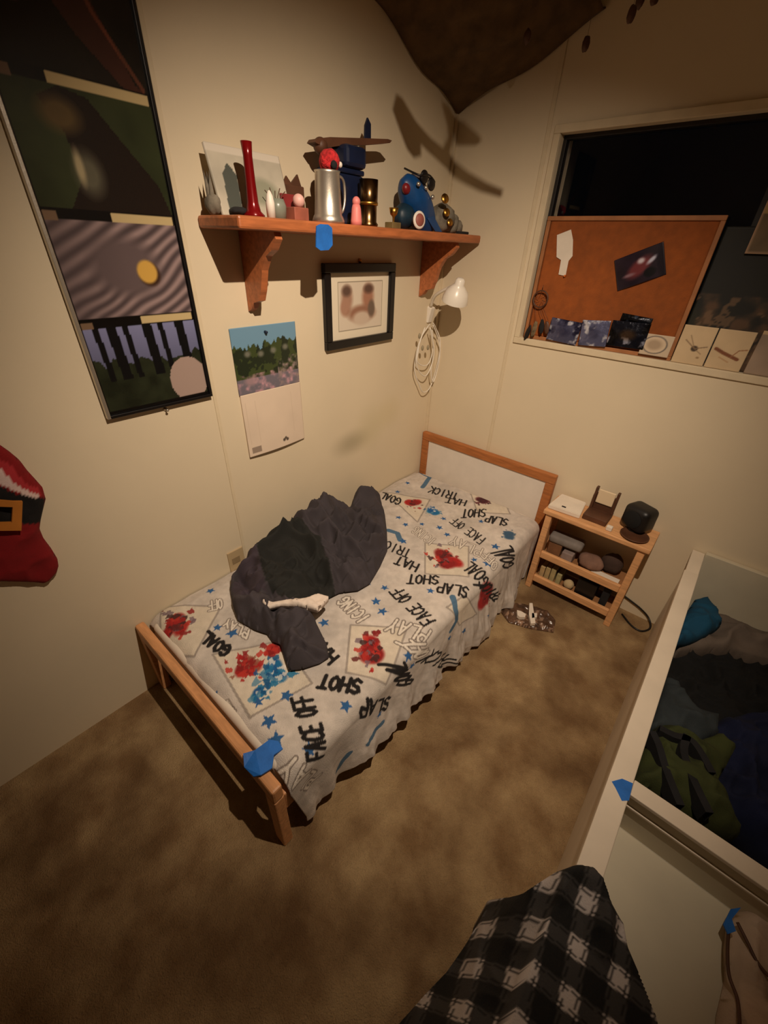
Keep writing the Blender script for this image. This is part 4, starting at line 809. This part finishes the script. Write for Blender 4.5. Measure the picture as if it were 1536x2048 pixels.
# clothes in it
def cloth(name, pts, z, H, col, seed, label, cat, base=.0705, fold=.036, fs=11, m=CLOTH, edge=.05, clip=True, parent=None, colf=None, dirn=None):
    P = []
    for u, v in pts:
        p = U(u, v, 2, z)
        P.append((min(max(p[0], 1.387), BXR-.01), min(max(p[1], -1.112), -.032)) if clip else (p[0], p[1]))
    f = colf if colf else (lambda x, y: np.array(col, float)*(.8+.4*fbm(x, y, 16, seed))[:, None])
    o = pile(name, P, z-.01, H, f, m, parent, res=.007, fold=fold, fs=fs, seed=seed, base=base, edge=edge, dirn=dirn)
    return tag(o, label, cat)
cloth('black_coat', [(1330, 1290), (1400, 1293), (1480, 1300), (1800, 1340), (1800, 1560), (1440, 1500), (1330, 1480), (1280, 1470)], .165, .030, (10, 10, 10), 3, 'black coat lying in the middle of the white bench', 'coat')
cloth('sleeping_bag', [(1440, 1440), (1560, 1420), (1820, 1460), (1850, 1800), (1600, 1790), (1495, 1668), (1400, 1580), (1360, 1500)], .205, .06, (8, 18, 52), 6, 'navy blue sleeping bag bunched at the right of the white bench', 'sleeping bag')
cloth('grey_blanket', [(1355, 1300), (1350, 1275), (1385, 1240), (1440, 1215), (1800, 1290), (1800, 1345), (1536, 1314), (1480, 1300), (1420, 1294)], .225, .03, (104, 92, 82), 8, 'grey brown blanket along the back of the white bench', 'blanket', fs=6)
cloth('blue_towel', [(1352, 1282), (1366, 1235), (1392, 1196), (1415, 1192), (1436, 1214), (1446, 1244), (1420, 1262), (1390, 1274)], .275, .035, (12, 72, 102), 10, 'bright teal blue towel at the back left of the white bench', 'towel', base=.2, fold=.026)
cloth('grey_shirt', [(1300, 1455), (1335, 1350), (1362, 1362), (1366, 1385), (1400, 1415), (1440, 1430), (1438, 1468), (1400, 1478), (1370, 1465), (1330, 1458)], .262, .03, (46, 53, 56), 13, 'slate grey shirt over the black coat in the white bench', 'shirt', base=.18, fold=.026)
bpk = empty('backpack', U(1370, 1560, 2, .2), 'lime green backpack with black straps at the front of the white bench', 'backpack')
cloth('pack_body', [(1262, 1570), (1275, 1520), (1292, 1478), (1312, 1452), (1350, 1462), (1400, 1478), (1432, 1470), (1470, 1500), (1455, 1530), (1437, 1560), (1432, 1548), (1450, 1600), (1485, 1660), (1478, 1672), (1430, 1660), (1400, 1650), (1340, 1612)], .272, .055, (56, 62, 24), 16, None, None, base=.16, fold=.03, fs=12, parent=bpk)
for k, P in enumerate(([(1305, 1462), (1318, 1490), (1330, 1530), (1345, 1570), (1362, 1610)], [(1375, 1470), (1368, 1500), (1380, 1540), (1400, 1585), (1420, 1625)], [(1320, 1455), (1350, 1470), (1380, 1478), (1400, 1500), (1425, 1545)])):
    for uvw, wd_ in ((P, 10),):
        pts = [U(u, v, 2, .345) for u, v in uvw]; bm = bmesh.new(); L_ = spline(pts, 5)
        for i in range(len(L_)-1):
            d = L_[i+1]-L_[i]; n_ = np.array([-d[1], d[0], 0]); n_ /= np.linalg.norm(n_)+1e-9
            if i == 0: a = bm.verts.new(L_[i]+n_*.009); b = bm.verts.new(L_[i]-n_*.009); a2 = bm.verts.new(L_[i]+n_*.009-np.array([0, 0, .045])); b2 = bm.verts.new(L_[i]-n_*.009-np.array([0, 0, .045]))
            c = bm.verts.new(L_[i+1]+n_*.009); d2 = bm.verts.new(L_[i+1]-n_*.009); c2 = bm.verts.new(L_[i+1]+n_*.009-np.array([0, 0, .045])); e2 = bm.verts.new(L_[i+1]-n_*.009-np.array([0, 0, .045]))
            bm.faces.new((a, b, d2, c)); bm.faces.new((a, c, c2, a2)); bm.faces.new((b, b2, e2, d2)); a, b, a2, b2 = c, d2, c2, e2
        tag(from_bm('strap', bm, DARKC, bpk, False), 'black strap')
# white drawstring bag lying on the lid
ds = empty('drawstring_bag', (1.68, -1.28, .296), 'crumpled white drawstring bag on the bench lid, at the lower right', 'bag')
wpts = [(1455, 1848), (1475, 1822), (1510, 1815), (1600, 1870), (1720, 2000), (1700, 2200), (1500, 2200), (1428, 2120), (1436, 2030), (1452, 1960), (1450, 1900)]
pile('bag_body', zpoly(wpts, .305), .300, .035, lambda x, y: np.array([196, 172, 150.])*(.85+.3*fbm(x, y, 12, 3))[:, None], CLOTH, ds, res=.005, fold=.014, fs=14, seed=31, base=.2962, edge=.03)
for P in ([(1458, 1850), (1455, 1900), (1458, 1950), (1475, 2000), (1480, 2060)], [(1475, 1845), (1495, 1885), (1515, 1925), (1545, 1960), (1600, 2010)]): tube('drawstring', spline([U(u, v, 2, .338) for u, v in P]), .003, BROWN, ds)
o = slab('painters_tape', [U(u, v, 2, .345) for u, v in ((1447, 1848), (1462, 1818), (1482, 1815), (1464, 1838), (1472, 1862), (1456, 1868))], .003, TAPE); tag(o, 'dark blue tape scrap on the neck of the white drawstring bag', 'tape', 'blue tape markers')

# tape scrap on the footboard
tp_ = [(.640, -1.640), (.655, -1.615), (.660, -1.575), (.680, -1.562), (.705, -1.566), (.700, -1.590), (.722, -1.612), (.715, -1.640), (.700, -1.652), (.665, -1.655)]
o = prism('painters_tape', ([(a, b_, .331-(.010 if b_ < -1.65 else 0)) for a, b_ in tp_], [(a, b_, .3265-(.010 if b_ < -1.65 else 0)) for a, b_ in tp_]), TAPE)
tag(o, 'crumpled piece of blue tape on the footboard near its right end', 'tape', 'blue tape markers')

# plaid flannel shirt over the end of the bench rail
v0 = U(1095, 1762, 2, .44); v1 = U(1056, 1940, 2, .44); vd = (v1-v0)[:2]; per = np.linalg.norm(vd)/2; vd = vd/np.linalg.norm(vd); ud = np.array([vd[1], -vd[0]])
o0 = v0[:2]
def plaid(x, y):
    a = ((x-o0[0])*vd[0]+(y-o0[1])*vd[1])/per; b_ = ((x-o0[0])*ud[0]+(y-o0[1])*ud[1])/(per*.95)
    a = a+.05*(fbm(x, y, 6, 3)-.5); b_ = b_+.10*(fbm(x, y, 5, 13)-.5)
    fa = np.abs((a+.5) % 1-.5); fb = np.abs((b_+.5) % 1-.5)
    la_ = np.clip((.24-fa)/.02, 0, 1); lb = np.clip((.24-fb)/.02, 0, 1)
    v = 11+(la_+lb)*44+la_*lb*92
    v = np.where((np.abs(fa-.16) < .018) & (la_ > .5), v*.4, v); v = np.where((np.abs(fb-.16) < .018) & (lb > .5), v*.4, v)
    return np.stack([v*1.02, v*.97, v*.95], -1)
SH = [((1150, 1735), .455), ((1180, 1740), .455), ((1200, 1765), .452), ((1215, 1808), .45), ((1243, 1850), .44), ((1247, 1900), .43), ((1262, 1975), .40), ((1268, 2048), .36), ((1275, 2150), .33)]
SL = [((1110, 1745), .45), ((1062, 1775), .42), ((1040, 1792), .36), ((1012, 1800), .28), ((975, 1800), .20), ((965, 1832), .16), ((925, 1900), .12), ((890, 1950), .10), ((850, 1990), .08), ((800, 2045), .06), ((760, 2120), .05)]
right = [U(*p, 2, z) for p, z in SH]; left = [U(*p, 2, z) for p, z in SL]
pts = [tuple(p[:2]) for p in right]+[(1.44, -1.80), (1.16, -1.88)]+[tuple(p[:2]) for p in left[::-1]]
zz = [p[2] for p in right]+[.34, .05]+[p[2] for p in left[::-1]]
def hump(x, y):
    r = .47-.03*np.clip((-1.40-y)/.4, 0, 1); return np.zeros_like(x)
sh = pile('flannel_shirt', pts, zz, .012, plaid, CLOTH, res=.003, fold=.034, fs=11, seed=41, base=.012, edge=.03, dirn=math.atan2(ud[1], ud[0])+0.2)
# lift its middle over the rail so that the cloth hangs on both sides
me = sh.data; n = len(me.vertices); co = np.empty(n*3); me.vertices.foreach_get('co', co); co = co.reshape(-1, 3); og = np.array(WORG[sh]); w_ = co+og
topm = w_[:, 2] > .02
need = np.interp(w_[:, 0], [1.20, 1.25, 1.30, 1.34, 1.40, 1.46, 1.52], [.02, .20, .40, .465, .470, .42, .34])
need = np.where(w_[:, 1] < -1.36, need+.0, need-.0)
w_[:, 2] = np.where(topm, np.maximum(w_[:, 2]*.55+need*.47, np.where(w_[:, 0] > 1.335, .45, w_[:, 2])), w_[:, 2]); me.vertices.foreach_set('co', (w_-og).ravel()); me.update()
tag(sh, 'black, grey and white plaid flannel shirt thrown over the bench rail', 'shirt')

# ================================================================== HANGING THINGS UNDER THE CEILING
# brown cloth added across the corner, shaped to fill its dark shadow zone; only its lowest part reaches the top of the photograph
hm = empty('dark_corner_cloth', (.2, -.2, 2.0), 'dark brown cloth across the ceiling corner, shaped to fill its shadow zone', 'hanging cloth')
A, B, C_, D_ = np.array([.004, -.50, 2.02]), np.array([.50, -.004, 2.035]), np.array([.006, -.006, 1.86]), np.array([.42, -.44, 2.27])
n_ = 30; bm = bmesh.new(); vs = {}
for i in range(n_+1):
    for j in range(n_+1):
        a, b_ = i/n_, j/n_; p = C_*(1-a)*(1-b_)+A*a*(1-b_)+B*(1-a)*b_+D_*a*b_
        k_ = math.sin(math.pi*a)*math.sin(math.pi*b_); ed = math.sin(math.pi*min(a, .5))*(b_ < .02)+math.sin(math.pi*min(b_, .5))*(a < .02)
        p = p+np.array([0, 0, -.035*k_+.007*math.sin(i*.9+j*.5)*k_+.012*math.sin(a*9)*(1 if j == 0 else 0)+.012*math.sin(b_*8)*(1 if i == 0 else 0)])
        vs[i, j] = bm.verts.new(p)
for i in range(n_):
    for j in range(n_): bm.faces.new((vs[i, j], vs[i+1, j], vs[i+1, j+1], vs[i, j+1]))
o = from_bm('corner_cloth_sheet', bm, mat('dark_brown_cloth', (92, 70, 44), .95, var=.25, bump=.4), hm, True); mdf = o.modifiers.new('t', 'SOLIDIFY'); mdf.thickness = .004
for p0_ in (D_,): tube('corner_cloth_cord', [p0_, (p0_[0], p0_[1], CZ-.0005)], .002, BROWN, hm, 5)
for i, (p, l) in enumerate((((.362, -.205, 1.959), 'dark hanging bead just below the corner cloth'), ((.505, -.105, 1.945), 'dark hanging bead lowest beside the window top'), ((.66, -.225, 1.945), 'dark hanging bead upper right, second from the right'), ((.70, -.20, 1.975), 'dark hanging bead furthest right at the photo top'), ((.655, -.17, 1.985), 'dark hanging bead at the photo top, left of the two rightmost'))):
    e = empty('hanging_bead', p, l, 'bead', 'dark beads hanging on threads')
    ell('bead', (p[0], p[1], p[2]), (.011, .009, .017), BROWN, e, noise=.1, seed=i)
    tube('thread', [(p[0], p[1], p[2]+.015), (p[0], p[1], CZ-.0005)], .0004, BROWN, e, 4)
# wooden glider hanging between the lamp and the corner (its shadow falls on the walls)
def wallpt(X_, Y_):
    u, v = 740+X_/2.56, Y_/2.56; p = U(u, v, 0, 0)
    return p if p[1] < 0 else U(u, v, 1, 0)
S0 = wallpt(380, 740); P0 = S0+.55*(LP-S0); gn = (LP-S0)/np.linalg.norm(LP-S0)
def gl(X_, Y_):
    s = wallpt(X_, Y_); d = LP-s; return s+d*(((P0-s)@gn)/(d@gn))
gd = empty('toy_glider', P0, 'light wooden toy glider hanging on a thread in front of the corner', 'toy airplane')
for nm, P in (('wing', [(135, 480), (165, 500), (235, 620), (310, 705), (410, 785), (505, 880), (600, 935), (680, 970), (672, 1012), (560, 980), (470, 935), (400, 870), (340, 815), (290, 770), (262, 740), (262, 800), (225, 810), (190, 765), (150, 660), (115, 560)]),
              ('fuselage', [(345, 815), (400, 700), (395, 640), (430, 640), (425, 720), (400, 815)]),
              ('tail', [(365, 515), (400, 540), (480, 620), (565, 700), (570, 725), (540, 745), (440, 745), (425, 650), (400, 650), (380, 590)])):
    Q = [gl(*p) for p in P]; prism(nm, ([p+gn*.002 for p in Q], [p-gn*.002 for p in Q]), BEECH, gd)
tube('thread', [P0, (P0[0], P0[1], CZ-.0005)], .0004, BROWN, gd, 4)
